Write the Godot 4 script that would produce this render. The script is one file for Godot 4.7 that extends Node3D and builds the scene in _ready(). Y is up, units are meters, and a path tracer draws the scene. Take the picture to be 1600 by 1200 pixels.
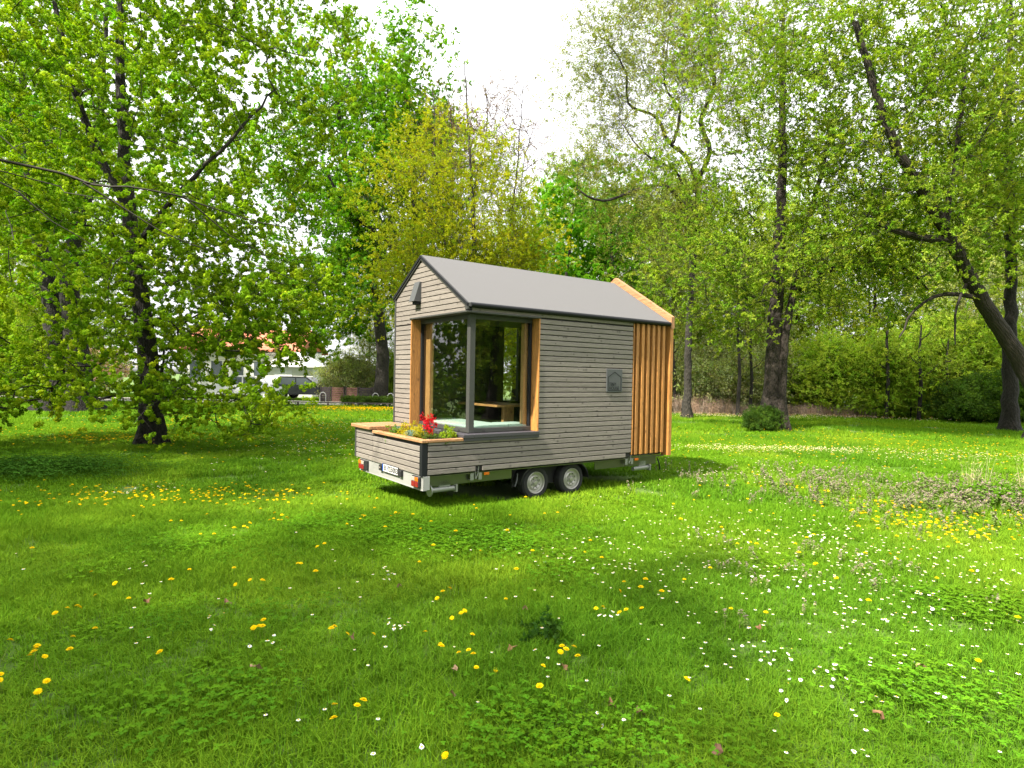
extends Node3D

const YAW := 0.9388
const HOUSE_AT := Vector3(-1.0604, 0.545, -7.8008)
const LB := 0.565

var rng := RandomNumberGenerator.new()
var n_ground := FastNoiseLite.new()
var n_patch := FastNoiseLite.new()
var n_fine := FastNoiseLite.new()
var M := {}
var used_names := {}
var house_basis := Basis(Vector3.UP, -YAW)


# ---------------------------------------------------------------- helpers: meshes
class MB:
	var v := PackedVector3Array()
	var n := PackedVector3Array()
	var uv := PackedVector2Array()
	var c := PackedColorArray()
	var ix := PackedInt32Array()
	var smooth := false

	func tri(a: Vector3, b: Vector3, d: Vector3, col := Color.WHITE) -> void:
		var k := v.size()
		v.append(a); v.append(b); v.append(d)
		c.append(col); c.append(col); c.append(col)
		uv.append(Vector2(a.x, a.y)); uv.append(Vector2(b.x, b.y)); uv.append(Vector2(d.x, d.y))
		ix.append(k); ix.append(k + 1); ix.append(k + 2)

	func tri_uv(a: Vector3, b: Vector3, d: Vector3, ua: Vector2, ub: Vector2, ud: Vector2, col := Color.WHITE) -> void:
		var k := v.size()
		v.append(a); v.append(b); v.append(d)
		c.append(col); c.append(col); c.append(col)
		uv.append(ua); uv.append(ub); uv.append(ud)
		ix.append(k); ix.append(k + 1); ix.append(k + 2)

	func mesh(m: Material) -> ArrayMesh:
		var a := []
		a.resize(Mesh.ARRAY_MAX)
		a[Mesh.ARRAY_VERTEX] = v
		if smooth:
			a[Mesh.ARRAY_NORMAL] = n
		a[Mesh.ARRAY_TEX_UV] = uv
		a[Mesh.ARRAY_COLOR] = c
		a[Mesh.ARRAY_INDEX] = ix
		var r := ArrayMesh.new()
		r.add_surface_from_arrays(Mesh.PRIMITIVE_TRIANGLES, a)
		r.surface_set_material(0, m)
		return r


# a triangle turned so that it faces away from «inside» (clockwise seen from outside)
func otri(mb: MB, a: Vector3, b: Vector3, d: Vector3, inside: Vector3, ua: Vector2, ub: Vector2, ud: Vector2, col := Color.WHITE) -> void:
	var nn := (b - a).cross(d - a)
	if nn.dot((a + b + d) / 3.0 - inside) > 0.0:
		mb.tri_uv(a, d, b, ua, ud, ub, col)
	else:
		mb.tri_uv(a, b, d, ua, ub, ud, col)


func oquad(mb: MB, a: Vector3, b: Vector3, d: Vector3, e: Vector3, inside: Vector3, grain: int, uo: Vector2) -> void:
	var nn := (b - a).cross(d - a).abs()
	var f := 0
	if nn.y >= nn.x and nn.y >= nn.z: f = 1
	elif nn.z >= nn.x: f = 2
	var g := grain
	if g == f: g = (f + 1) % 3
	var o := 3 - g - f
	var U := func(p: Vector3) -> Vector2: return Vector2(p[g], p[o]) + uo
	var ua: Vector2 = U.call(a)
	var ub: Vector2 = U.call(b)
	var ud: Vector2 = U.call(d)
	var ue: Vector2 = U.call(e)
	otri(mb, a, b, d, inside, ua, ub, ud)
	otri(mb, a, d, e, inside, ua, ud, ue)


# chamfered box between two corners, optionally turned about its centre
func box(mb: MB, lo: Vector3, hi: Vector3, ch := 0.0, grain := 0, turn := Basis.IDENTITY) -> void:
	var c := (lo + hi) * 0.5
	var h := (hi - lo).abs() * 0.5
	ch = minf(ch, minf(h.x, minf(h.y, h.z)) * 0.9)
	var uo := Vector2(rng.randf() * 7.0, rng.randf() * 7.0)
	var P := func(sx: int, sy: int, sz: int, ax: int) -> Vector3:
		var q := Vector3(sx * (h.x - ch), sy * (h.y - ch), sz * (h.z - ch))
		q[ax] = [sx * h.x, sy * h.y, sz * h.z][ax]
		return c + turn * q
	for s in [-1, 1]:
		oquad(mb, P.call(s, -1, -1, 0), P.call(s, 1, -1, 0), P.call(s, 1, 1, 0), P.call(s, -1, 1, 0), c, grain, uo)
		oquad(mb, P.call(-1, s, -1, 1), P.call(1, s, -1, 1), P.call(1, s, 1, 1), P.call(-1, s, 1, 1), c, grain, uo)
		oquad(mb, P.call(-1, -1, s, 2), P.call(1, -1, s, 2), P.call(1, 1, s, 2), P.call(-1, 1, s, 2), c, grain, uo)
	if ch <= 0.0:
		return
	for s in [-1, 1]:
		for t in [-1, 1]:
			oquad(mb, P.call(s, t, -1, 0), P.call(s, t, -1, 1), P.call(s, t, 1, 1), P.call(s, t, 1, 0), c, grain, uo)
			oquad(mb, P.call(s, -1, t, 0), P.call(s, -1, t, 2), P.call(s, 1, t, 2), P.call(s, 1, t, 0), c, grain, uo)
			oquad(mb, P.call(-1, s, t, 1), P.call(-1, s, t, 2), P.call(1, s, t, 2), P.call(1, s, t, 1), c, grain, uo)
			for u in [-1, 1]:
				otri(mb, P.call(s, t, u, 0), P.call(s, t, u, 1), P.call(s, t, u, 2), c, uo, uo, uo)


# box in the house's own measures: x across, y up, z along the length (away from the tail)
func hb(mb: MB, x0: float, x1: float, y0: float, y1: float, z0: float, z1: float, ch := 0.0, grain := 2) -> void:
	box(mb, Vector3(minf(x0, x1), minf(y0, y1), -maxf(z0, z1)), Vector3(maxf(x0, x1), maxf(y0, y1), -minf(z0, z1)), ch, grain)


# a flat outline (convex, in x and y of the house) given thickness from z0 to z1
func prism(mb: MB, pts: PackedVector2Array, z0: float, z1: float) -> void:
	var uo := Vector2(rng.randf() * 7.0, rng.randf() * 7.0)
	var mid := Vector2.ZERO
	for p in pts: mid += p / pts.size()
	var inside := Vector3(mid.x, mid.y, -(z0 + z1) * 0.5)
	for k in pts.size():
		var a := pts[k]
		var b := pts[(k + 1) % pts.size()]
		oquad(mb, Vector3(a.x, a.y, -z0), Vector3(b.x, b.y, -z0), Vector3(b.x, b.y, -z1), Vector3(a.x, a.y, -z1), inside, 0, uo)
		if k > 0 and k < pts.size() - 1:
			for z in [z0, z1]:
				var q := [pts[0], a, b]
				otri(mb, Vector3(q[0].x, q[0].y, -z), Vector3(q[1].x, q[1].y, -z), Vector3(q[2].x, q[2].y, -z), inside, q[0] + uo, q[1] + uo, q[2] + uo)


# tube along points with radii; smooth
func tube(mb: MB, pts: Array, rad: Array, sides := 8, col := Color.WHITE, caps := false, uscale := 1.0) -> void:
	mb.smooth = true
	var t0: Vector3 = ((pts[1] as Vector3) - (pts[0] as Vector3)).normalized()
	var side := t0.cross(Vector3(0.31, 0.17, 0.93)).normalized()
	var vlen := rng.randf() * 5.0
	var base := mb.v.size()
	for k in pts.size():
		var t: Vector3 = ((pts[mini(k + 1, pts.size() - 1)] as Vector3) - (pts[maxi(k - 1, 0)] as Vector3)).normalized()
		side = (side - t * side.dot(t)).normalized()
		var up := t.cross(side)
		if k > 0: vlen += (pts[k] as Vector3).distance_to(pts[k - 1])
		for s in sides + 1:
			var a := TAU * s / sides
			var d := side * cos(a) + up * sin(a)
			mb.v.append((pts[k] as Vector3) + d * (rad[k] as float))
			mb.n.append(d)
			mb.c.append(col)
			mb.uv.append(Vector2(uscale * s / sides, vlen))
	for k in pts.size() - 1:
		for s in sides:
			var i := base + k * (sides + 1) + s
			mb.ix.append_array(PackedInt32Array([i, i + sides + 1, i + 1, i + 1, i + sides + 1, i + sides + 2]))
	if caps:
		for e in [0, pts.size() - 1]:
			var t: Vector3 = (((pts[1] as Vector3) - (pts[0] as Vector3)) * (-1.0 if e == 0 else 1.0)).normalized()
			var k0 := mb.v.size()
			mb.v.append(pts[e]); mb.n.append(t); mb.c.append(col); mb.uv.append(Vector2.ZERO)
			for s in sides + 1:
				mb.v.append(mb.v[base + e * (sides + 1) + s]); mb.n.append(t); mb.c.append(col); mb.uv.append(Vector2.ZERO)
			for s in sides:
				mb.ix.append_array(PackedInt32Array([k0, k0 + 1 + s, k0 + 2 + s] if e == 0 else [k0, k0 + 2 + s, k0 + 1 + s]))


# surface of revolution about an axis through «at»; profile of (radius, along)
func lathe(mb: MB, at: Vector3, axis: Vector3, prof: Array, sides := 28, col := Color.WHITE) -> void:
	mb.smooth = true
	var s0 := axis.cross(Vector3(0.2, 0.9, 0.3)).normalized()
	var u0 := axis.cross(s0).normalized()
	for k in prof.size() - 1:
		var a: Vector2 = prof[k]
		var b: Vector2 = prof[k + 1]
		var d := b - a
		var nn := Vector2(d.y, -d.x).normalized()
		var base := mb.v.size()
		for s in sides + 1:
			var w := TAU * s / sides
			var r := s0 * cos(w) + u0 * sin(w)
			for q in [a, b]:
				mb.v.append(at + r * q.x + axis * q.y)
				mb.n.append((r * nn.x + axis * nn.y).normalized())
				mb.c.append(col)
				mb.uv.append(Vector2(float(s) / sides, q.y))
		for s in sides:
			var i := base + s * 2
			mb.ix.append_array(PackedInt32Array([i, i + 1, i + 2, i + 1, i + 3, i + 2]))


# ---------------------------------------------------------------- helpers: nodes
func numbered(called: String) -> String:
	var k: int = used_names.get(called, 0)
	used_names[called] = k + 1
	return called if k == 0 else "%s_%03d" % [called, k]


func tag(o: Node, label: String, category: String, group := "") -> Node:
	o.set_meta("label", label)
	o.set_meta("category", category)
	if group: o.set_meta("group", group)
	return o


func thing(called: String, label: String, category: String, at := Vector3.ZERO, turn := 0.0, group := "") -> Node3D:
	var o := Node3D.new()
	o.name = numbered(called)
	add_child(o)
	o.position = at
	o.rotation.y = turn
	tag(o, label, category, group)
	return o


func put(called: String, mb: MB, m: Material, parent: Node = self) -> MeshInstance3D:
	return put_mesh(called, mb.mesh(m), parent)


func put_mesh(called: String, mesh: Mesh, parent: Node = self) -> MeshInstance3D:
	var o := MeshInstance3D.new()
	o.mesh = mesh
	if parent == self:
		o.name = numbered(called)
		add_child(o)
	else:
		var k := 0
		var nm := called
		while parent.has_node(NodePath(nm)):
			k += 1
			nm = "%s_%03d" % [called, k]
		o.name = nm
		parent.add_child(o, true)
	return o


func scatter(called: String, mesh: Mesh, xf: Array, cols: Array, parent: Node = self) -> MultiMeshInstance3D:
	var mm := MultiMesh.new()
	mm.transform_format = MultiMesh.TRANSFORM_3D
	mm.use_colors = true
	mm.mesh = mesh
	mm.instance_count = xf.size()
	for k in xf.size():
		mm.set_instance_transform(k, xf[k])
		mm.set_instance_color(k, cols[k])
	var o := MultiMeshInstance3D.new()
	o.multimesh = mm
	o.name = numbered(called) if parent == self else called
	o.set_meta("kind", "stuff")
	parent.add_child(o, true)
	return o


# ---------------------------------------------------------------- materials
func lin(r: float, g: float, b: float) -> Color:
	return Color(r, g, b).linear_to_srgb()


func mat(r: float, g: float, b: float, rough := 0.7, metal := 0.0) -> StandardMaterial3D:
	var m := StandardMaterial3D.new()
	m.albedo_color = lin(r, g, b)
	m.roughness = rough
	m.metallic = metal
	return m


func noise_tex(sd: int, freq: float, w: int, h: int, ramp: Array, kind := FastNoiseLite.TYPE_SIMPLEX_SMOOTH, oct := 4, cell := -1) -> NoiseTexture2D:
	var n := FastNoiseLite.new()
	n.seed = sd
	n.noise_type = kind
	n.frequency = freq
	n.fractal_octaves = oct
	if cell >= 0: n.cellular_return_type = cell
	var t := NoiseTexture2D.new()
	t.width = w
	t.height = h
	t.seamless = true
	t.noise = n
	if ramp.size():
		var g := Gradient.new()
		g.offsets = PackedFloat32Array(range(ramp.size()).map(func(k): return float(k) / (ramp.size() - 1)))
		g.colors = PackedColorArray(ramp)
		t.color_ramp = g
	return t


# wood: long grain, a few knots; bright values, tinted by the material
func wood_image(sd: int, knots: int, contrast: float) -> Array:
	var w := 512
	var h := 256
	var n := FastNoiseLite.new()
	n.seed = sd
	n.frequency = 0.02
	n.fractal_octaves = 3
	var kn := []
	rng.seed = sd
	for k in knots:
		kn.append(Vector3(rng.randf() * w, rng.randf() * h, rng.randf_range(3.0, 6.5)))
	var im := Image.create(w, h, false, Image.FORMAT_RGB8)
	var bm := Image.create(w, h, false, Image.FORMAT_RGB8)
	for y in h:
		for x in w:
			var wx := sin(TAU * x / w) * 60.0
			var wz := cos(TAU * x / w) * 60.0
			var warp := n.get_noise_3d(wx, y * 0.6, wz) * 14.0
			var g := n.get_noise_3d(wx * 0.6, (y + warp) * 9.0, wz * 0.6)
			var g2 := n.get_noise_3d(wx * 2.5, y * 26.0, wz * 2.5 + 300.0)
			var val := 0.82 + contrast * (0.55 * g + 0.45 * g2)
			var hgt := 0.6 + 0.5 * g
			for k: Vector3 in kn:
				var dx := x - k.x
				var dy := (y - k.y) * 0.55
				var d2 := dx * dx + dy * dy
				if d2 < k.z * k.z * 4.0:
					var f := exp(-d2 / (k.z * k.z))
					val = lerpf(val, 0.5, f * 0.75)
					hgt += 0.3 * f
			val = clampf(val, 0.2, 1.0)
			im.set_pixel(x, y, Color(val, val * (0.985 + 0.015 * val), val * (0.96 + 0.04 * val)))
			hgt = clampf(hgt, 0.0, 1.0)
			bm.set_pixel(x, y, Color(hgt, hgt, hgt))
	return [ImageTexture.create_from_image(im), ImageTexture.create_from_image(bm)]


func wood(r: float, g: float, b: float, tex: Array, rough: float, bump: float) -> StandardMaterial3D:
	var m := mat(r, g, b, rough)
	m.albedo_texture = tex[0]
	m.heightmap_enabled = true
	m.heightmap_texture = tex[1]
	m.heightmap_scale = bump
	m.uv1_scale = Vector3(0.55, 2.6, 1)
	return m


func leaf_mat(rough := 0.5, back := 0.8) -> StandardMaterial3D:
	var m := StandardMaterial3D.new()
	m.albedo_color = Color.WHITE
	m.vertex_color_use_as_albedo = true
	m.roughness = rough
	m.metallic_specular = 0.18
	m.backlight_enabled = true
	m.backlight = Color(0.95, 1.0, 0.45) * back
	return m


func bark(r: float, g: float, b: float, sd: int) -> StandardMaterial3D:
	var m := mat(1, 1, 1, 0.9)
	m.albedo_texture = noise_tex(sd, 0.03, 256, 256, [lin(r * 0.35, g * 0.35, b * 0.35), lin(r * 0.7, g * 0.7, b * 0.7), lin(r, g, b), lin(r * 1.5, g * 1.5, b * 1.45)], FastNoiseLite.TYPE_SIMPLEX, 5)
	m.heightmap_enabled = true
	m.heightmap_texture = noise_tex(sd, 0.03, 256, 256, [], FastNoiseLite.TYPE_SIMPLEX, 5)
	m.heightmap_scale = 4.0
	m.uv1_scale = Vector3(3, 0.9, 1)
	return m


func make_materials() -> void:
	var wa := wood_image(11, 14, 0.24)
	var wb := wood_image(23, 6, 0.5)
	for k in 5:
		var t: float = [1.0, 0.92, 1.07, 0.97, 1.03][k]
		M["plank%d" % k] = wood(0.282 * t, 0.25 * t, 0.219 * t, wa, 0.85, 0.25)
	M.backing = mat(0.02, 0.018, 0.017, 0.9)
	for k in 3:
		var t: float = [1.0, 0.9, 1.1][k]
		M["larch%d" % k] = wood(0.56 * t, 0.25 * t, 0.06 * t, wb, 0.6, 0.12)
	M.larch_pale = wood(0.50, 0.255, 0.115, wb, 0.6, 0.12)
	M.oak = wood(0.50, 0.30, 0.10, wb, 0.5, 0.08)
	M.dark_metal = mat(0.012, 0.013, 0.015, 0.55)
	M.dark_metal.metallic_specular = 0.3
	M.grey_metal = mat(0.042, 0.043, 0.040, 0.5)
	M.sill_metal = mat(0.045, 0.042, 0.05, 0.45)
	M.lamp_metal = mat(0.07, 0.073, 0.077, 0.45)
	M.roof = mat(1, 1, 1, 0.85)
	M.roof.albedo_texture = noise_tex(5, 0.2, 256, 256, [lin(0.074, 0.0725, 0.0725), lin(0.086, 0.0845, 0.0845), lin(0.098, 0.0965, 0.0965)])
	M.roof.uv1_scale = Vector3(3, 3, 1)
	M.galv = mat(0.25, 0.26, 0.235, 0.42, 0.35)
	M.galv.roughness_texture = noise_tex(6, 0.05, 128, 128, [Color(0.7, 0.7, 0.7), Color(1, 1, 1)])
	M.galv_side = mat(0.15, 0.155, 0.12, 0.3, 0.85)
	M.light_steel = mat(0.30, 0.30, 0.285, 0.5, 0.1)
	M.black = mat(0.012, 0.012, 0.013, 0.6)
	M.tyre = mat(0.014, 0.014, 0.015, 0.85)
	M.rim_m = mat(0.36, 0.35, 0.32, 0.4, 0.45)
	M.red = mat(0.20, 0.014, 0.016, 0.2)
	M.amber = mat(0.55, 0.13, 0.01, 0.25)
	M.white_lens = mat(0.34, 0.30, 0.26, 0.25)
	M.plate_white = mat(0.55, 0.55, 0.53, 0.4)
	M.plate_blue = mat(0.01, 0.06, 0.30, 0.4)
	M.glass = StandardMaterial3D.new()
	M.glass.albedo_color = Color(0, 0, 0, 0.06)
	M.glass.transparency = BaseMaterial3D.TRANSPARENCY_ALPHA
	M.glass.roughness = 0.0
	M.glass.metallic_specular = 0.7
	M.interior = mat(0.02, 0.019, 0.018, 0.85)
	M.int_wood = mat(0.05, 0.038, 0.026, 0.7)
	M.mint = mat(0.25, 0.37, 0.31, 0.9)
	M.mint.rim_enabled = true
	M.mint.rim = 0.4
	M.soil = mat(0.03, 0.022, 0.015, 0.95)
	M.leaf = leaf_mat(0.55, 1.0)
	M.grass = leaf_mat(0.6, 0.7)
	M.grass.metallic_specular = 0.1
	M.petal = leaf_mat(0.6, 0.4)
	M.petal.backlight = Color(1, 1, 1) * 0.4
	M.bark_dark = bark(0.017, 0.014, 0.011, 31)
	M.bark_grey = bark(0.04, 0.035, 0.028, 32)
	M.bark_brown = bark(0.036, 0.027, 0.02, 33)
	M.twig = mat(0.022, 0.018, 0.013, 0.85)
	M.ground = mat(1, 1, 1, 0.95)
	M.ground.albedo_texture = noise_tex(8, 0.03, 512, 512, [lin(0.03, 0.035, 0.010), lin(0.05, 0.095, 0.008), lin(0.075, 0.15, 0.008), lin(0.11, 0.17, 0.015)], FastNoiseLite.TYPE_SIMPLEX, 5)
	M.ground.uv1_triplanar = true
	M.ground.uv1_world_triplanar = true
	M.ground.uv1_scale = Vector3(1.3, 1.3, 1.3)
	M.plaster = mat(0.74, 0.73, 0.70, 0.8)
	M.rooftile = mat(0.42, 0.13, 0.065, 0.8)
	M.window_far = mat(0.10, 0.12, 0.14, 0.15)
	M.car_white = mat(0.72, 0.73, 0.74, 0.25)
	M.car_dark = mat(0.02, 0.022, 0.026, 0.2)
	M.fence_dark = mat(0.035, 0.025, 0.026, 0.7)
	M.fence_brown = mat(0.13, 0.062, 0.045, 0.75)
	M.path = mat(0.36, 0.33, 0.30, 0.9)
	M.hoop = mat(0.6, 0.6, 0.6, 0.35, 0.4)
	M.dry = leaf_mat(0.8, 0.3)


func ground_y(x: float, z: float) -> float:
	var far := clampf((Vector2(x, z).length() - 2.0) / 8.0, 0.3, 1.0)
	return n_ground.get_noise_2d(x, z) * 0.07 * far


func on_ground(x: float, z: float) -> Vector3:
	return Vector3(x, ground_y(x, z), z)


func _ready() -> void:
	rng.seed = 7
	n_ground.seed = 3
	n_ground.frequency = 0.12
	n_patch.seed = 4
	n_patch.frequency = 0.35
	n_patch.fractal_octaves = 3
	n_fine.seed = 9
	n_fine.frequency = 0.5
	n_fine.fractal_octaves = 2
	# camera, sky, sun, exposure
	var cam := Camera3D.new()
	cam.name = "camera"
	add_child(cam)
	cam.position = Vector3(0, 1.809, 0)
	cam.rotation = Vector3(-0.0136, 0, 0.0183)
	cam.fov = 63.94
	cam.near = 0.05
	cam.far = 600.0
	cam.current = true
	var sky_mat := ProceduralSkyMaterial.new()
	sky_mat.sky_top_color = Color(1.22, 1.22, 1.24)
	sky_mat.sky_horizon_color = Color(0.78, 0.78, 0.785)
	sky_mat.sky_curve = 0.6
	sky_mat.ground_horizon_color = Color(0.45, 0.47, 0.40)
	sky_mat.ground_bottom_color = Color(0.2, 0.22, 0.15)
	sky_mat.sun_angle_max = 20.0
	sky_mat.sky_cover = noise_tex(77, 0.006, 1024, 512, [Color(1, 1, 1, 0.0), Color(1, 1, 1, 0.0), Color(0.97, 0.97, 1, 0.05), Color(1, 1, 1, 0.10)], FastNoiseLite.TYPE_SIMPLEX_SMOOTH, 4)
	var sky := Sky.new()
	sky.sky_material = sky_mat
	var env := Environment.new()
	env.background_mode = Environment.BG_SKY
	env.sky = sky
	env.background_energy_multiplier = 0.55
	env.tonemap_mode = Environment.TONE_MAPPER_LINEAR
	env.tonemap_exposure = 4.0
	env.sdfgi_enabled = true
	env.ssao_enabled = true
	env.ssil_enabled = true
	var we := WorldEnvironment.new()
	we.name = "environment"
	we.environment = env
	add_child(we)
	var sun := DirectionalLight3D.new()
	sun.name = "sun"
	sun.light_energy = 1.15
	sun.light_color = Color(1.0, 0.965, 0.905)
	sun.light_angular_distance = 2.0
	sun.shadow_enabled = true
	add_child(sun)
	var az := YAW - deg_to_rad(6.0)
	var to_sun := Vector3(-sin(az), 0, cos(az)) * cos(deg_to_rad(49.0)) + Vector3.UP * sin(deg_to_rad(49.0))
	sun.look_at_from_position(to_sun * 60.0, Vector3.ZERO)

	make_materials()
	build_ground()
	build_house()
	build_far()
	build_trees()
	build_lawn()
	build_planter()
	build_flowers()


# ---------------------------------------------------------------- ground
func build_ground() -> void:
	var mb := MB.new()
	mb.smooth = true
	var xs := []
	var zs := []
	var q := -240.0
	while q <= 240.0:
		xs.append(q)
		zs.append(q)
		q += 1.0 if absf(q) < 30.0 else (6.0 if absf(q) < 60.0 else 30.0)
	for z: float in zs:
		for x: float in xs:
			mb.v.append(on_ground(x, z))
			mb.n.append(Vector3.UP)
			mb.c.append(Color.WHITE)
			mb.uv.append(Vector2(x, z))
	var w := xs.size()
	for j in zs.size() - 1:
		for i in w - 1:
			var a := j * w + i
			mb.ix.append_array(PackedInt32Array([a, a + 1, a + w, a + 1, a + w + 1, a + w]))
	var g := put("ground", mb, M.ground)
	g.set_meta("kind", "structure")
	mb = MB.new()
	box(mb, Vector3(-40, -0.1, -36.6), Vector3(-4.2, 0.085, -33.2))
	var p := put("path", mb, M.path)
	p.set_meta("kind", "structure")


# ---------------------------------------------------------------- the tiny house on its trailer
func plank(parent: Node, lo: Vector3, hi: Vector3, grain: int) -> void:
	var mb := MB.new()
	hb(mb, lo.x, hi.x, lo.y, hi.y, lo.z, hi.z, 0.004, grain)
	put("plank", mb, M["plank%d" % (rng.randi() % 5)], parent)


func roof_y(x: float) -> float:
	return 3.0 - 0.6077 * absf(x + 1.3)


func build_house() -> void:
	var t := thing("tiny_house_trailer", "grey plank clad tiny house on a twin axle trailer with corner window", "tiny house", HOUSE_AT, -YAW)
	var mb: MB
	# side wall with its planks
	mb = MB.new()
	hb(mb, -0.10, -0.024, -0.02, 0.43, 0.05, 3.74)
	hb(mb, -0.10, -0.024, 0.432, 2.16, 1.80, 3.74)
	hb(mb, -0.10, -0.024, 2.115, 2.20, LB + 0.03, 1.798)
	hb(mb, -0.16, -0.10, -0.02, 2.19, 3.74, 4.64)
	var side := put("side_wall", mb, M.backing, t)
	var pitch := 0.0758
	for k in 29:
		var y0 := -0.03 + pitch * k + 0.005
		var y1 := y0 + pitch - 0.0125
		if k == 0:
			plank(side, Vector3(-0.022, y0, 0.012), Vector3(0, y1, 0.735), 2)
			plank(side, Vector3(-0.022, y0, 0.845), Vector3(0, y1, 3.62), 2)
		elif k <= 5:
			plank(side, Vector3(-0.022, y0, 0.012), Vector3(0, y1, 3.742), 2)
		elif k <= 27:
			plank(side, Vector3(-0.022, y0, 1.797), Vector3(0, y1, 3.742), 2)
		else:
			plank(side, Vector3(-0.022, y0 + 0.014, LB + 0.07), Vector3(0, minf(y1, 2.16), 3.742), 2)
	# tail gable with its planks
	mb = MB.new()
	hb(mb, -2.14, -1.62, 0.0, 2.2, LB + 0.024, LB + 0.10)
	prism(mb, PackedVector2Array([Vector2(-2.14, 2.2), Vector2(-0.03, 2.2), Vector2(-0.03, 2.16), Vector2(-1.3, 2.94), Vector2(-2.14, 2.43)]), LB + 0.024, LB + 0.10)
	hb(mb, -1.62, -0.03, 2.115, 2.20, LB + 0.025, LB + 0.10)
	hb(mb, -1.62, -0.10, 0.0, 0.43, LB + 0.024, LB + 0.10)
	var gable := put("gable_wall", mb, M.backing, t)
	for k in range(5, 40):
		var y0 := -0.03 + pitch * k + 0.005
		var y1 := y0 + pitch - 0.0125
		if k == 27: y0 += 0.01
		var xl := -2.145
		var xr := -0.045
		if k <= 27 and y0 < 2.1 and k != 28:
			xr = -1.605
		var f := func(y: float) -> Vector2:
			var half := (2.955 - y) / 0.6077
			return Vector2(maxf(xl, -1.3 - half), minf(xr, -1.3 + half))
		var a: Vector2 = f.call(y0)
		var b: Vector2 = f.call(y1)
		if a.x >= a.y: break
		if b.x > b.y:
			b = Vector2(-1.3, -1.3)
		mb = MB.new()
		var pts := PackedVector2Array([Vector2(a.x, y0), Vector2(a.y, y0), Vector2(b.y, y1), Vector2(b.x, y1)])
		if b.x == b.y: pts = PackedVector2Array([Vector2(a.x, y0), Vector2(a.y, y0), Vector2(-1.3, 2.955)])
		prism(mb, pts, LB, LB + 0.022)
		put("plank", mb, M["plank%d" % (rng.randi() % 5)], gable)
	# the walls that are out of sight, with the opening that shows through the window
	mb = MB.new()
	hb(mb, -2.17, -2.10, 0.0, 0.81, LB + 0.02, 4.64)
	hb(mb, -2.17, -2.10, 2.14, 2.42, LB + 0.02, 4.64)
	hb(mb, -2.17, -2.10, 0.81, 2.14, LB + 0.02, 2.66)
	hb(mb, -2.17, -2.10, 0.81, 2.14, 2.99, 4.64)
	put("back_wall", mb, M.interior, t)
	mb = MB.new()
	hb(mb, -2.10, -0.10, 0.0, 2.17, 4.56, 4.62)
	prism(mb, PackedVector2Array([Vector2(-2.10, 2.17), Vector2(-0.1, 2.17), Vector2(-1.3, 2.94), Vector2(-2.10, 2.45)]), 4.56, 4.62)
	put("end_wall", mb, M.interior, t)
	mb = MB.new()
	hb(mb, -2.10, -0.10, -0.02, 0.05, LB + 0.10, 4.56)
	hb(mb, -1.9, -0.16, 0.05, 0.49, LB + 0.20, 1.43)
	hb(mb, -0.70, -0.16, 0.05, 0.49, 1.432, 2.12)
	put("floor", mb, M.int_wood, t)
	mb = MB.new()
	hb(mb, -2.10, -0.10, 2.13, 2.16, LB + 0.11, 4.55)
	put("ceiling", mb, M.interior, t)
	mb = MB.new()
	hb(mb, -2.16, -2.12, 0.80, 2.15, 2.645, 2.665)
	hb(mb, -2.16, -2.12, 0.80, 2.15, 2.985, 3.005)
	put("window_frame", mb, M.dark_metal, t)

	# roof: two slopes, dark verge strips, gutter
	for s in [1.0, -1.0]:
		mb = MB.new()
		var run := 1.345 if s > 0 else 0.905
		var a := Vector2(-1.3, 3.035)
		var b := Vector2(-1.3 + s * run, 3.035 - 0.6077 * run)
		prism(mb, PackedVector2Array([a, b, b - Vector2(0, 0.05), a - Vector2(0, 0.05)]), LB - 0.008, 4.60)
		var slope := put("roof_slope", mb, M.roof, t)
		mb = MB.new()
		prism(mb, PackedVector2Array([a - Vector2(0, 0.006), b - Vector2(0, 0.006), b - Vector2(0, 0.048), a - Vector2(0, 0.048)]), LB - 0.035, LB - 0.011)
		put("verge_trim", mb, M.dark_metal, slope)
		mb = MB.new()
		prism(mb, PackedVector2Array([a - Vector2(0, 0.052), b - Vector2(0, 0.052), b - Vector2(0, 0.075), a - Vector2(0, 0.075)]), LB - 0.022, LB - 0.004)
		put("verge_trim", mb, M.grey_metal, slope)
	mb = MB.new()
	hb(mb, 0.0, 0.022, 2.157, 2.214, LB + 0.05, 4.60, 0.003)
	put("fascia", mb, M.dark_metal, t)
	mb = MB.new()
	var gp := []
	var gr := []
	for k in 2:
		gp.append(Vector3(0.032, 2.192, -(LB + 0.03 + 4.01 * k)))
		gr.append(0.034)
	tube(mb, gp, gr, 14, Color.WHITE, true)
	put("gutter", mb, M.dark_metal, t)
	mb = MB.new()
	hb(mb, -0.046, 0.012, 2.128, 2.218, LB - 0.012, LB + 0.028, 0.003)
	put("corner_cap", mb, M.grey_metal, t)
	mb = MB.new()
	hb(mb, 0.001, 0.014, 2.125, 2.156, LB + 0.0285, LB + 0.068, 0.002)
	put("corner_cap", mb, M.dark_metal, t)
	mb = MB.new()
	hb(mb, -2.185, -2.146, -0.01, 2.455, LB - 0.012, LB + 0.06, 0.003, 1)
	put("corner_strip", mb, M.grey_metal, t)

	# gable end frame of larch behind the roof and the upright fins
	var frame := Node3D.new()
	frame.name = "end_frame"
	t.add_child(frame)
	for s in [1.0, -1.0]:
		mb = MB.new()
		var run := 1.35 if s > 0 else 0.92
		var a := Vector2(-1.3, 3.135)
		var b := Vector2(-1.3 + s * run, 3.135 - 0.6077 * run)
		prism(mb, PackedVector2Array([a, b, b - Vector2(0, 0.20), a - Vector2(0, 0.20)]), 4.62, 4.70)
		put("rafter_board", mb, M.larch_pale, frame)
	mb = MB.new()
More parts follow.
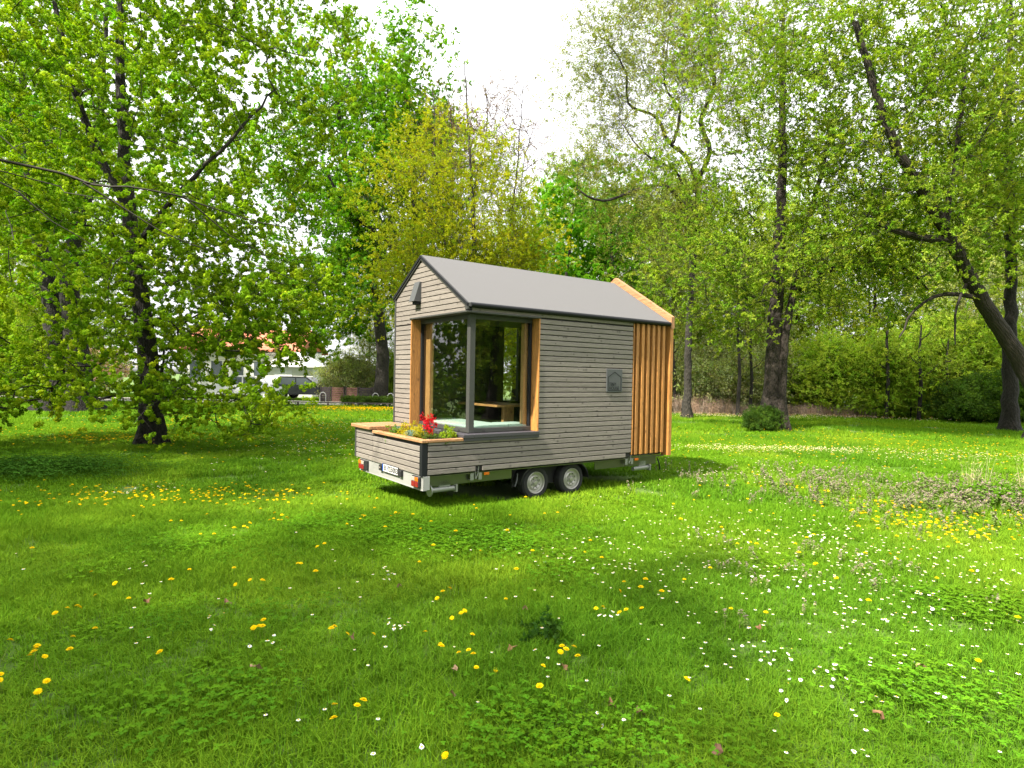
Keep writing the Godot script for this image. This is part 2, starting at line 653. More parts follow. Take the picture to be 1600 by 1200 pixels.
	hb(mb, -0.13, 0.035, -0.05, 2.20, 4.62, 4.70, 0.004, 1)
	put("upright_board", mb, M.larch0, frame)
	mb = MB.new()
	hb(mb, -2.22, -2.1, -0.05, 2.45, 4.64, 4.72, 0.004, 1)
	put("upright_board", mb, M.larch1, frame)
	var louvre := Node3D.new()
	louvre.name = "fin_screen"
	t.add_child(louvre)
	for k in 7:
		mb = MB.new()
		var z := 3.752 if k == 0 else 3.822 + 0.1285 * (k - 1)
		hb(mb, -0.095, 0.004, 0.005, 2.155, z, z + (0.02 if k == 0 else 0.066), 0.006, 1)
		put("fin", mb, M["larch%d" % (k % 3)], louvre)

	# corner window: jambs, head, sill, post, frames, panes
	var win := Node3D.new()
	win.name = "corner_window"
	t.add_child(win)
	mb = MB.new()
	hb(mb, -1.607, -1.583, 0.47, 2.115, LB - 0.012, LB + 0.15, 0.003, 1)
	put("jamb", mb, M.larch0, win)
	mb = MB.new()
	hb(mb, -0.175, 0.012, 0.47, 2.115, 1.772, 1.796, 0.003, 1)
	put("jamb", mb, M.larch2, win)
	mb = MB.new()
	hb(mb, -1.61, 0.03, 2.092, 2.114, LB - 0.032, LB + 0.16, 0.002, 0)
	hb(mb, -0.16, 0.03, 2.092, 2.114, LB + 0.161, 1.798, 0.002)
	put("head_trim", mb, M.grey_metal, win)
	mb = MB.new()
	hb(mb, -1.60, 0.035, 0.425, 0.472, LB - 0.05, LB + 0.12, 0.004, 0)
	hb(mb, -0.12, 0.035, 0.425, 0.472, LB + 0.121, 1.80, 0.004)
	hb(mb, -1.60, 0.025, 0.385, 0.423, LB - 0.03, LB + 0.02, 0.0, 0)
	hb(mb, -0.02, 0.025, 0.385, 0.423, LB + 0.021, 1.80)
	put("sill", mb, M.sill_metal, win)
	mb = MB.new()
	hb(mb, -0.205, -0.125, 0.473, 2.09, LB + 0.125, LB + 0.215, 0.006, 1)
	put("corner_post", mb, M.grey_metal, win)
	mb = MB.new()
	hb(mb, -1.581, -0.207, 0.473, 0.535, LB + 0.14, LB + 0.20, 0.004, 0)
	put("rail", mb, M.grey_metal, win)
	mb = MB.new()
	hb(mb, -1.581, -0.207, 2.03, 2.09, LB + 0.14, LB + 0.20, 0.004, 0)
	put("rail", mb, M.grey_metal, win)
	mb = MB.new()
	hb(mb, -0.20, -0.14, 0.473, 0.535, LB + 0.217, 1.77, 0.004)
	put("rail", mb, M.grey_metal, win)
	mb = MB.new()
	hb(mb, -0.20, -0.14, 2.03, 2.09, LB + 0.217, 1.77, 0.004)
	put("rail", mb, M.grey_metal, win)
	mb = MB.new()
	hb(mb, -1.581, -1.545, 0.537, 2.028, LB + 0.145, LB + 0.20, 0.003, 1)
	put("stile", mb, M.dark_metal, win)
	mb = MB.new()
	hb(mb, -0.20, -0.145, 0.537, 2.028, 1.732, 1.768, 0.003, 1)
	put("stile", mb, M.dark_metal, win)
	mb = MB.new()
	hb(mb, -1.56, -1.42, 0.54, 2.03, LB + 0.225, LB + 0.29, 0.003, 1)
	put("inner_jamb", mb, M.oak, win)
	mb = MB.new()
	hb(mb, -0.32, -0.225, 0.54, 2.03, 1.70, 1.765, 0.003, 1)
	put("inner_jamb", mb, M.oak, win)
	mb = MB.new()
	hb(mb, -1.544, -0.207, 0.536, 2.029, LB + 0.168, LB + 0.170)
	put("pane", mb, M.glass, win)
	mb = MB.new()
	hb(mb, -0.172, -0.170, 0.536, 2.029, LB + 0.217, 1.731)
	put("pane", mb, M.glass, win)
	for z in [0.92, 1.62]:
		mb = MB.new()
		hb(mb, -0.1395, -0.134, 0.492, 0.502, z, z + 0.05, 0.001)
		put("drain_slot", mb, M.black, win)
	mb = MB.new()
	hb(mb, -0.42, -0.37, 0.492, 0.502, LB + 0.134, LB + 0.1395, 0.001, 0)
	put("drain_slot", mb, M.black, win)

	# vent hood on the gable
	mb = MB.new()
	var a0 := Vector3(-1.475, 2.345, -LB)
	var hw := 0.17
	var pr := [Vector2(0.0, 0.29), Vector2(0.028, 0.295), Vector2(0.12, 0.0), Vector2(0.0, 0.0)]
	var mid := a0 + Vector3(hw * 0.5, 0.13, 0.04)
	for k in 4:
		var p0: Vector2 = pr[k]
		var p1: Vector2 = pr[(k + 1) % 4]
		oquad(mb, a0 + Vector3(0, p0.y, p0.x), a0 + Vector3(hw, p0.y, p0.x), a0 + Vector3(hw, p1.y, p1.x), a0 + Vector3(0, p1.y, p1.x), mid, 0, Vector2.ZERO)
	for x in [0.0, hw]:
		oquad(mb, a0 + Vector3(x, pr[0].y, pr[0].x), a0 + Vector3(x, pr[1].y, pr[1].x), a0 + Vector3(x, pr[2].y, pr[2].x), a0 + Vector3(x, pr[3].y, pr[3].x), mid, 0, Vector2.ZERO)
	var hood := put("vent_hood", mb, M.lamp_metal, t)
	mb = MB.new()
	hb(mb, -1.455, -1.325, 2.30, 2.344, LB - 0.07, LB - 0.001, 0.003)
	put("vent_outlet", mb, M.dark_metal, hood)

	# grey plaque on the side wall
	mb = MB.new()
	hb(mb, 0.001, 0.016, 1.033, 1.398, 3.142, 3.492, 0.004)
	var plaque := put("plaque", mb, M.lamp_metal, t)
	mb = MB.new()
	var ol := [Vector2(3.175, 1.06), Vector2(3.175, 1.27), Vector2(3.317, 1.352), Vector2(3.458, 1.27), Vector2(3.458, 1.06)]
	for k in 5:
		var p0: Vector2 = ol[k]
		var p1: Vector2 = ol[(k + 1) % 5]
		var c0 := Vector3(0.0175, (p0.y + p1.y) * 0.5, -(p0.x + p1.x) * 0.5)
		var ang := atan2(p1.y - p0.y, -(p1.x - p0.x))
		var half := Vector3(0.0015, 0.004, p0.distance_to(p1) * 0.5)
		box(mb, c0 - half, c0 + half, 0.0, 2, Basis(Vector3.RIGHT, -ang))
	put("house_outline", mb, M.dark_metal, plaque)
	var row := 0
	for word in ["TINY", "HOUSE"]:
		var tm := TextMesh.new()
		var sf := SystemFont.new()
		sf.font_names = PackedStringArray(["Droid Sans"])
		tm.font = sf
		tm.text = word
		tm.font_size = 32
		tm.pixel_size = 0.0022
		tm.depth = 0.003
		tm.horizontal_alignment = HORIZONTAL_ALIGNMENT_LEFT
		tm.material = M.dark_metal
		var o := put_mesh("lettering", tm, plaque)
		o.position = Vector3(0.0175, 1.155 - 0.062 * row, -3.195)
		o.rotation.y = PI / 2
		row += 1

	build_box(t)
	build_trailer(t)

	# loose things inside, seen through the panes
	var cu := [[-1.78, -0.215, LB + 0.235, 1.43, "mint green seat cushion along the tail window inside the tiny house"], [-0.70, -0.215, 1.435, 2.11, "mint green seat cushion along the side window inside the tiny house"]]
	for q in cu:
		mb = MB.new()
		hb(mb, q[0], q[1], 0.495, 0.56, q[2], q[3], 0.018)
		var o := put("seat_cushion", mb, M.mint)
		o.position = HOUSE_AT
		o.rotation.y = -YAW
		tag(o, q[4], "cushion", "seat cushions in the window corner")
	var tb := thing("wooden_table", "pale wooden table behind the window seat inside the tiny house", "table", HOUSE_AT, -YAW)
	mb = MB.new()
	hb(mb, -1.98, -0.80, 0.775, 0.81, 1.62, 2.30, 0.004, 0)
	put("tabletop", mb, M.oak, tb)
	mb = MB.new()
	hb(mb, -0.93, -0.87, 0.055, 0.774, 1.80, 2.0, 0.004, 1)
	put("leg", mb, M.oak, tb)


func build_box(t: Node3D) -> void:
	var mb: MB
	var box_node := Node3D.new()
	box_node.name = "planter_box"
	t.add_child(box_node)
	var zf := -0.07
	var pitch := 0.0758
	mb = MB.new()
	hb(mb, -2.16, -0.03, -0.02, 0.38, zf + 0.024, zf + 0.05)
	hb(mb, -0.05, -0.026, -0.02, 0.38, zf + 0.051, LB + 0.02)
	hb(mb, -2.16, -2.13, -0.02, 0.38, zf + 0.051, LB + 0.02)
	hb(mb, -2.13, -0.05, -0.02, 0.02, zf + 0.051, LB + 0.02)
	put("box_shell", mb, M.backing, box_node)
	for k in 6:
		var y0 := -0.03 + pitch * k + 0.005
		var y1 := y0 + pitch - 0.0125
		if k == 5: y1 = 0.397
		for s in [[-2.155, -1.537], [-1.531, -0.072]]:
			mb = MB.new()
			if k == 5:
				if s[0] < -2.0:
					hb(mb, s[0], s[1], y0, y1 + 0.018, zf, zf + 0.022, 0.004, 0)
				else:
					continue
			else:
				hb(mb, s[0], s[1], y0, y1, zf, zf + 0.022, 0.004, 0)
			put("plank", mb, M["plank%d" % (rng.randi() % 5)], box_node)
	mb = MB.new()
	hb(mb, -0.07, -0.001, -0.04, 0.385, zf - 0.004, zf + 0.075, 0.004, 1)
	put("corner_post", mb, M.dark_metal, box_node)
	mb = MB.new()
	hb(mb, -2.205, -2.157, -0.03, 0.43, zf - 0.004, zf + 0.06, 0.004, 1)
	put("corner_post", mb, M.grey_metal, box_node)
	# rim boards and the bench lid
	mb = MB.new()
	hb(mb, -1.52, 0.018, 0.388, 0.43, zf - 0.02, zf + 0.075, 0.008, 0)
	put("rim_board", mb, M.larch_pale, box_node)
	mb = MB.new()
	hb(mb, -0.08, 0.018, 0.388, 0.43, zf + 0.077, LB - 0.03, 0.008)
	put("rim_board", mb, M.larch_pale, box_node)
	mb = MB.new()
	hb(mb, -2.27, -1.56, 0.432, 0.482, zf - 0.045, LB - 0.014, 0.006, 0)
	put("bench_lid", mb, M.larch_pale, box_node)
	mb = MB.new()
	hb(mb, -1.56, -1.54, 0.36, 0.43, zf + 0.08, LB - 0.02)
	put("divider", mb, M.larch1, box_node)
	mb = MB.new()
	hb(mb, -1.53, -0.052, 0.30, 0.355, zf + 0.055, LB - 0.01)
	put("soil", mb, M.soil, box_node)


func build_trailer(t: Node3D) -> void:
	var mb: MB
	# tail panel
	mb = MB.new()
	hb(mb, -2.04, 0.0, -0.215, -0.03, -0.052, -0.04, 0.003, 0)
	hb(mb, -0.012, 0.0, -0.215, -0.04, -0.039, 0.045, 0.002)
	hb(mb, -2.04, 0.0, -0.222, -0.21, -0.058, 0.0, 0.002)
	var tail := put("tail_panel", mb, M.light_steel, t)
	for e in [[-2.0, -1.79], [-0.255, -0.05]]:
		mb = MB.new()
		hb(mb, e[0], e[1], -0.19, -0.045, -0.092, -0.053, 0.012)
		var tl := put("tail_light", mb, M.black, t)
		var wdt: float = e[1] - e[0]
		var out: bool = e[0] < -1.0
		mb = MB.new()
		hb(mb, e[0] + 0.012, e[0] + wdt * 0.5 - 0.004, -0.108, -0.055, -0.099, -0.09, 0.005)
		put("lens", mb, M.amber if out else M.white_lens, tl)
		mb = MB.new()
		hb(mb, e[0] + wdt * 0.5 + 0.004, e[1] - 0.012, -0.108, -0.055, -0.099, -0.09, 0.005)
		put("lens", mb, M.white_lens if out else M.amber, tl)
		mb = MB.new()
		hb(mb, e[0] + 0.012, e[0] + wdt * 0.5 - 0.004, -0.182, -0.114, -0.099, -0.09, 0.005)
		put("lens", mb, M.red, tl)
		mb = MB.new()
		hb(mb, e[0] + wdt * 0.5 + 0.004, e[1] - 0.012, -0.182, -0.114, -0.099, -0.09, 0.005)
		put("lens", mb, M.red, tl)
	mb = MB.new()
	hb(mb, -1.78, -1.70, -0.185, -0.045, -0.085, -0.053, 0.006)
	put("light_housing", mb, M.black, t)
	mb = MB.new()
	hb(mb, -1.165, -0.655, -0.122, -0.004, -0.082, -0.06, 0.003)
	var np := put("licence_plate", mb, M.black, t)
	mb = MB.new()
	hb(mb, -1.125, -0.665, -0.112, -0.012, -0.0855, -0.083, 0.0)
	put("plate_face", mb, M.plate_white, np)
	mb = MB.new()
	hb(mb, -1.158, -1.126, -0.112, -0.012, -0.0855, -0.083, 0.0)
	put("blue_band", mb, M.plate_blue, np)
	mb = MB.new()
	hb(mb, -1.005, -0.982, -0.075, -0.045, -0.087, -0.0862, 0.0)
	put("plate_seal", mb, M.plate_blue, np)
	var word := 0
	for s in [["B", -1.065], ["TS", -0.935], ["5003", -0.77]]:
		var tm := TextMesh.new()
		var sf := SystemFont.new()
		sf.font_names = PackedStringArray(["Droid Sans"])
		sf.font_weight = 700
		tm.font = sf
		tm.text = s[0]
		tm.font_size = 32
		tm.pixel_size = 0.0031
		tm.depth = 0.002
		tm.material = M.black
		var o := put_mesh("lettering", tm, np)
		o.position = Vector3(s[1], -0.062, 0.087)
		word += 1
	for x in [-1.262, -0.642]:
		mb = MB.new()
		hb(mb, x, x + 0.085, -0.118, -0.035, -0.095, -0.053, 0.006)
		var pl := put("plate_light", mb, M.black, t)
		if x < -1.0:
			mb = MB.new()
			hb(mb, x + 0.03, x + 0.055, -0.085, -0.065, -0.099, -0.0945, 0.002)
			put("lens", mb, M.white_lens, pl)
	# chassis beams
	mb = MB.new()
	hb(mb, -0.10, -0.085, -0.19, -0.055, 0.05, 1.40, 0.002)
	put("side_beam", mb, M.galv_side, t)
	mb = MB.new()
	hb(mb, -0.10, -0.085, -0.19, -0.055, 3.02, 4.45, 0.002)
	put("side_beam", mb, M.galv_side, t)
	mb = MB.new()
	hb(mb, -0.10, -0.03, -0.062, -0.045, 0.05, 4.60, 0.002)
	put("floor_flange", mb, M.galv_side, t)
	mb = MB.new()
	hb(mb, -2.10, -2.05, -0.19, -0.045, 0.02, 4.5)
	hb(mb, -1.55, -1.50, -0.17, -0.045, 0.02, 4.5)
	hb(mb, -0.75, -0.70, -0.17, -0.045, 0.02, 4.5)
	hb(mb, -2.10, -0.12, -0.046, -0.024, 0.0, 4.6)
	put("under_frame", mb, M.galv_side, t)
	for z in [1.87, 2.57]:
		mb = MB.new()
		tube(mb, [Vector3(-2.0, -0.27, -z), Vector3(-0.2, -0.27, -z)], [0.04, 0.04], 10)
		put("axle", mb, M.galv, t)
		for x in [-0.12, -2.05]:
			wheel(t, x, z)
	# black fender over both wheels
	for x in [-0.315, -2.14]:
		mb = MB.new()
		var out := []
		for k in 9:
			var a := PI - PI * 0.5 * k / 8.0
			out.append(Vector2(1.87 + cos(a) * 0.31, -0.30 + sin(a) * 0.275))
		for k in 9:
			var a := PI * 0.5 - PI * 0.5 * k / 8.0
			out.append(Vector2(2.57 + cos(a) * 0.31, -0.30 + sin(a) * 0.275))
		for k in out.size() - 1:
			var p: Vector2 = out[k]
			var q: Vector2 = out[k + 1]
			var inn := Vector3(x + 0.12, -0.32, -2.2)
			oquad(mb, Vector3(x, p.y, -p.x), Vector3(x + 0.24, p.y, -p.x), Vector3(x + 0.24, q.y, -q.x), Vector3(x, q.y, -q.x), inn, 2, Vector2.ZERO)
			oquad(mb, Vector3(x + 0.24, p.y, -p.x), Vector3(x + 0.24, q.y, -q.x), Vector3(x + 0.24, q.y - 0.025, -q.x), Vector3(x + 0.24, p.y - 0.025, -p.x), inn, 2, Vector2.ZERO)
		put("fender", mb, M.black, t)
	mb = MB.new()
	hb(mb, -0.30, -0.28, -0.36, -0.03, 1.55, 2.9)
	put("splash_plate", mb, M.black, t)
	# mud flap strip, brackets, marker lights, fixing bolts
	mb = MB.new()
	tube(mb, [Vector3(-0.08, -0.13, -1.50), Vector3(-0.078, -0.22, -1.49), Vector3(-0.075, -0.31, -1.455)], [0.009, 0.011, 0.009], 6)
	put("mud_flap_edge", mb, M.lamp_metal, t)
	for z in [0.67, 3.64]:
		for o in [0.0, 0.13]:
			mb = MB.new()
			hb(mb, -0.03, -0.022, -0.15, -0.055, z + o, z + o + 0.055, 0.002)
			hb(mb, -0.084, -0.031, -0.15, -0.142, z + o, z + o + 0.055, 0.0)
			put("bracket", mb, M.galv, t)
		mb = MB.new()
		tube(mb, [Vector3(-0.02, 0.03, -z - 0.125), Vector3(-0.02, -0.06, -z - 0.118), Vector3(-0.02, -0.13, -z - 0.085)], [0.007, 0.007, 0.009], 6, Color.WHITE, true)
		tube(mb, [Vector3(-0.02, -0.03, -z - 0.075), Vector3(-0.02, -0.13, -z - 0.078)], [0.006, 0.006], 6, Color.WHITE, true)
		put("latch", mb, M.galv, t)
		mb = MB.new()
		hb(mb, -0.028, -0.012, -0.095, -0.055, z + 0.215, z + 0.30, 0.005)
		put("marker_light", mb, M.amber, t)
	# stowed prop stands
	for z in [0.10, 3.90]:
		mb = MB.new()
		var reach := 0.36
		tube(mb, [Vector3(-0.10, -0.245, -z), Vector3(-0.10, -0.24, -z - reach)], [0.034, 0.034], 14, Color.WHITE, true)
		var st := put("prop_stand", mb, M.galv, t)
		mb = MB.new()
		if z < 1.0:
			tube(mb, [Vector3(-0.10, -0.245, -z + 0.012), Vector3(-0.10, -0.245, -z - 0.006)], [0.075, 0.075], 22, Color.WHITE, true)
			put("foot_plate", mb, M.galv, st)
		mb = MB.new()
		hb(mb, -0.14, -0.05, -0.29, -0.19, z + reach + 0.005, z + reach + 0.035, 0.004)
		hb(mb, -0.115, -0.085, -0.21, -0.12, z + 0.13, z + 0.30, 0.006)
		put("hinge", mb, M.galv, st)
	# drawbar end with its jockey wheel clamp, far end
	mb = MB.new()
	hb(mb, -1.15, -1.05, -0.17, -0.07, 4.5, 5.9, 0.01)
	put("drawbar", mb, M.galv, t)
	mb = MB.new()
	tube(mb, [Vector3(-0.2, -0.12, -4.62), Vector3(-0.18, -0.24, -4.66), Vector3(-0.22, -0.33, -4.72), Vector3(-0.3, -0.2, -4.78)], [0.012, 0.012, 0.012, 0.012], 6)
	put("cable", mb, M.black, t)


func wheel(t: Node3D, x: float, z: float) -> void:
	var w := Node3D.new()
	w.name = "wheel"
	t.add_child(w, true)
	w.position = Vector3(x, -0.30, -z)
	var s := 1.0 if x > -1.0 else -1.0
	var ax := Vector3(s, 0, 0)
	var mb := MB.new()
	lathe(mb, Vector3.ZERO, ax, [Vector2(0.15, -0.16), Vector2(0.215, -0.165), Vector2(0.243, -0.14), Vector2(0.246, -0.08), Vector2(0.243, -0.02), Vector2(0.222, 0.006), Vector2(0.185, 0.010), Vector2(0.160, -0.004), Vector2(0.158, -0.03)], 40)
	put("tyre", mb, M.tyre, w)
	mb = MB.new()
	lathe(mb, Vector3.ZERO, ax, [Vector2(0.157, -0.03), Vector2(0.162, 0.002), Vector2(0.156, 0.006), Vector2(0.148, 0.0), Vector2(0.140, -0.03), Vector2(0.118, -0.036), Vector2(0.104, -0.022), Vector2(0.092, -0.014), Vector2(0.075, -0.022), Vector2(0.066, -0.034), Vector2(0.045, -0.034), Vector2(0.038, -0.02), Vector2(0.030, -0.004), Vector2(0.0, 0.0)], 40)
	var rim := put("rim", mb, M.rim_m, w)
	for k in 4:
		var a := TAU * (k + 0.3) / 4.0
		mb = MB.new()
		var p := Vector3(0, cos(a), sin(a)) * 0.055
		tube(mb, [p + ax * -0.036, p + ax * -0.018], [0.009, 0.008], 6, Color.WHITE, true)
		put("wheel_nut", mb, M.galv, rim)
	for k in 8:
		var a := TAU * (k + 0.5) / 8.0
		mb = MB.new()
		var p := Vector3(0, cos(a), sin(a)) * 0.082
		tube(mb, [p + ax * -0.03, p + ax * -0.0135], [0.008, 0.0078], 8, Color.WHITE, true)
		put("rim_slot", mb, M.black, rim)


# ---------------------------------------------------------------- what stands beyond the meadow
func build_far() -> void:
	var mb: MB
	# long white house with a tiled roof
	var h := thing("white_house", "long white house with orange tiled roof behind the ruffled tree", "house", Vector3(-19.5, 0, -46))
	mb = MB.new()
	box(mb, Vector3(-5.2, 0, -6), Vector3(3.4, 3.5, 0))
	put("wall", mb, M.plaster, h)
	mb = MB.new()
	for s in [-1.0, 1.0]:
		var e0 := Vector3(-5.6, 3.4, -3 + s * 3.5)
		var e1 := Vector3(3.8, 3.4, -3 + s * 3.5)
		var r0 := Vector3(-5.6, 5.1, -3)
		var r1 := Vector3(3.8, 5.1, -3)
		oquad(mb, e0, e1, r1, r0, Vector3(0, 2, -3), 0, Vector2.ZERO)
		oquad(mb, e0 - Vector3(0, 0.15, 0), e1 - Vector3(0, 0.15, 0), e1, e0, Vector3(0, 4, -3), 0, Vector2.ZERO)
	for x in [-5.2, 3.4]:
		otri(mb, Vector3(x, 3.4, 0), Vector3(x, 3.4, -6), Vector3(x, 5.05, -3), Vector3(0, 3.5, -3), Vector2.ZERO, Vector2.ZERO, Vector2.ZERO)
	var rf := put("roof", mb, M.rooftile, h)
	mb = MB.new()
	box(mb, Vector3(-2.2, 4.6, -3.4), Vector3(-1.7, 6.0, -2.8))
	put("chimney", mb, M.plaster, rf)
	for k in 5:
		mb = MB.new()
		box(mb, Vector3(-4.6 + 1.6 * k, 1.2, -0.05), Vector3(-3.8 + 1.6 * k, 2.5, 0.03))
		var w := put("window", mb, M.window_far, h)
		mb = MB.new()
		box(mb, Vector3(-4.7 + 1.6 * k, 1.1, 0.0), Vector3(-3.7 + 1.6 * k, 1.19, 0.1))
		put("sill", mb, M.plaster, w)
	# white gabled pavilion in front of it
	var pv := thing("white_pavilion", "small white gabled pavilion before the orange roofed house", "pavilion", Vector3(-15.3, 0, -42))
	mb = MB.new()
	prism(mb, PackedVector2Array([Vector2(-1.7, 0.0), Vector2(1.7, 0.0), Vector2(1.7, 2.2), Vector2(0, 3.2), Vector2(-1.7, 2.2)]), 0, 3)
	put("wall", mb, M.plaster, pv)
	mb = MB.new()
	box(mb, Vector3(-0.9, 0.0, 0.0), Vector3(0.3, 1.9, 0.04))
	put("door", mb, M.car_white, pv)
	mb = MB.new()
	box(mb, Vector3(-1.9, 2.12, -3.1), Vector3(1.9, 2.2, 0.35))
	put("canopy", mb, M.plaster, pv)
	# parked cars
	car("parked_car", "white parked car behind the tree with ruffled clumps", Vector3(-16.2, 0.08, -38.6), 0.12, M.car_white)
	car("parked_car", "dark parked car beside the slatted yard screens", Vector3(-12.9, 0.08, -38.9), -0.1, M.car_dark)
	# screens of the yard: panels of boards between posts
	var cols := [M.fence_dark, M.fence_brown, M.fence_brown, M.fence_dark, M.fence_dark]
	var names := ["near black yard screen at the open end of the row", "reddish brown slatted yard screen with gaps at its top", "plain reddish brown board screen in the middle of the row", "dark board screen next to the brown one", "dark board screen at the end by the pale trunk"]
	var x0 := [-11.25, -10.65, -9.78, -9.0, -8.2]
	var x1 := [-10.7, -9.85, -9.05, -8.22, -7.35]
	for k in 5:
		var f := thing("yard_screen", names[k], "fence", Vector3(x0[k], 0.03, -36.2), 0.0, "yard screens beyond the path")
		var wd: float = x1[k] - x0[k]
		for r in 7:
			mb = MB.new()
			box(mb, Vector3(0.03, 0.05 + r * 0.125, -0.02), Vector3(wd - 0.03, 0.155 + r * 0.125, 0.02))
			put("board", mb, cols[k], f)
		for px in [0.0, wd - 0.05]:
			mb = MB.new()
			box(mb, Vector3(px, 0.0, -0.04), Vector3(px + 0.05, 0.95, 0.04))
			put("post", mb, M.fence_dark, f)
	# hoops for bicycles
	var hl := ["white steel hoop before the black yard screen", "white steel hoop above the clipped hedge", "white steel hoop at the corner of the tiny house"]
	for k in 3:
		mb = MB.new()
		var pts := []
		var rad := []
		for q in 13:
			var a := PI * q / 12.0
			pts.append(Vector3(cos(a) * 0.17, 0.42 + sin(a) * 0.2, 0))
			rad.append(0.024)
		pts.push_front(Vector3(0.17, 0, 0))
		pts.push_back(Vector3(-0.17, 0, 0))
		rad.append_array([0.024, 0.024])
		tube(mb, pts, rad, 6)
		var o := put("bicycle_hoop", mb, M.hoop)
		o.position = Vector3([-10.75, -7.75, -6.9][k], 0.05, -35.0)
		tag(o, hl[k], "bike stand", "bicycle hoops by the yard")
	# low knee rail along the lawn
	var kr := thing("knee_rail", "low dark knee rail along the far edge of the lawn", "fence", Vector3(-24, 0, -32.3))
	mb = MB.new()
	box(mb, Vector3(0, 0.20, -0.025), Vector3(19.2, 0.25, 0.025))
	put("rail", mb, M.fence_dark, kr)
	for k in 13:
		mb = MB.new()
		box(mb, Vector3(0.1 + k * 1.58, -0.05, -0.03), Vector3(0.17 + k * 1.58, 0.26, 0.03))
		put("post", mb, M.fence_dark, kr)
	# clipped hedge
	var hg := thing("clipped_hedge", "low clipped hedge before the dark board screens", "hedge", Vector3(-7.6, 0, -33.0))
	mb = MB.new()
	for k in 16:
		var x := -1.4 + k * 0.19
		tube(mb, [Vector3(x, 0, 0), Vector3(x + rng.randf_range(-0.1, 0.1), 0.35, 0)], [0.02, 0.012], 4)
	put("stems", mb, M.twig, hg).set_meta("kind", "stuff")
	var xf := []
	var cl := []
	for k in 520:
		var p := Vector3(rng.randf_range(-1.5, 1.6), 0.12 + 0.36 * sqrt(rng.randf()), rng.randf_range(-0.25, 0.25))
		xf.append(Transform3D(rand_basis(0.22), p))
		cl.append(tint([0.10, 0.17, 0.03], 0.25))
	scatter("foliage", leaf_clump("broad", 5), xf, cl, hg)


func car(called: String, label: String, at: Vector3, turn: float, paint: Material) -> void:
	var c := thing(called, label, "car", at, turn, "cars parked beyond the path")
	var mb := MB.new()
	var body := PackedVector2Array([Vector2(-2.1, 0.32), Vector2(2.1, 0.32), Vector2(2.12, 0.62), Vector2(1.9, 0.78), Vector2(1.0, 0.86), Vector2(-2.05, 0.9)])
	prism(mb, body, -0.85, 0.85)
	put("body", mb, paint, c)
	mb = MB.new()
	prism(mb, PackedVector2Array([Vector2(-1.95, 0.9), Vector2(1.0, 0.865), Vector2(0.25, 1.40), Vector2(-1.5, 1.43)]), -0.74, 0.74)
	put("cabin", mb, paint, c)
	for z in [-0.745, 0.745]:
		mb = MB.new()
		prism(mb, PackedVector2Array([Vector2(-1.7, 0.93), Vector2(-0.5, 0.91), Vector2(-0.5, 1.34), Vector2(-1.4, 1.36)]), z - 0.006, z + 0.006)
		put("window", mb, M.window_far, c)
		mb = MB.new()
		prism(mb, PackedVector2Array([Vector2(-0.42, 0.91), Vector2(0.80, 0.90), Vector2(0.20, 1.33), Vector2(-0.42, 1.34)]), z - 0.006, z + 0.006)
		put("window", mb, M.window_far, c)
	for x in [-1.3, 1.35]:
		for z in [-0.82, 0.82]:
			mb = MB.new()
			var s := signf(z)
			lathe(mb, Vector3(x, 0.32, z), Vector3(0, 0, s), [Vector2(0.2, -0.16), Vector2(0.31, -0.15), Vector2(0.32, 0.02), Vector2(0.22, 0.04)], 20)
			var ty := put("wheel", mb, M.tyre, c)
			mb = MB.new()
			lathe(mb, Vector3(x, 0.32, z), Vector3(0, 0, s), [Vector2(0.22, 0.036), Vector2(0.15, 0.02), Vector2(0.0, 0.03)], 16)
			put("rim", mb, M.rim_m, ty)


# ---------------------------------------------------------------- foliage
func rand_basis(size: float) -> Basis:
	return Basis.from_euler(Vector3(rng.randf() * TAU, rng.randf() * TAU, rng.randf() * TAU)).scaled(Vector3.ONE * size * rng.randf_range(0.75, 1.3))


func tint(c: Array, spread: float) -> Color:
	var t := 1.0 + rng.randf_range(-spread, spread)
	var w := rng.randf_range(-0.12, 0.12)
	return Color(c[0] * t * (1.0 + w), c[1] * t, c[2] * t * (1.0 - w))


func leaf(mb: MB, at: Vector3, dir: Vector3, nrm: Vector3, length: float, wide: float, fold: float, col: Color) -> void:
	var side := dir.cross(nrm).normalized()
	var up := side.cross(dir).normalized()
	var a := at
	var tip := at + dir * length - up * length * 0.12
	var l := at + dir * length * 0.45 + side * wide * 0.5 + up * fold * wide
	var r := at + dir * length * 0.45 - side * wide * 0.5 + up * fold * wide
	mb.tri(a, l, tip, col)
	mb.tri(a, tip, r, col * 0.96)


var clump_cache := {}


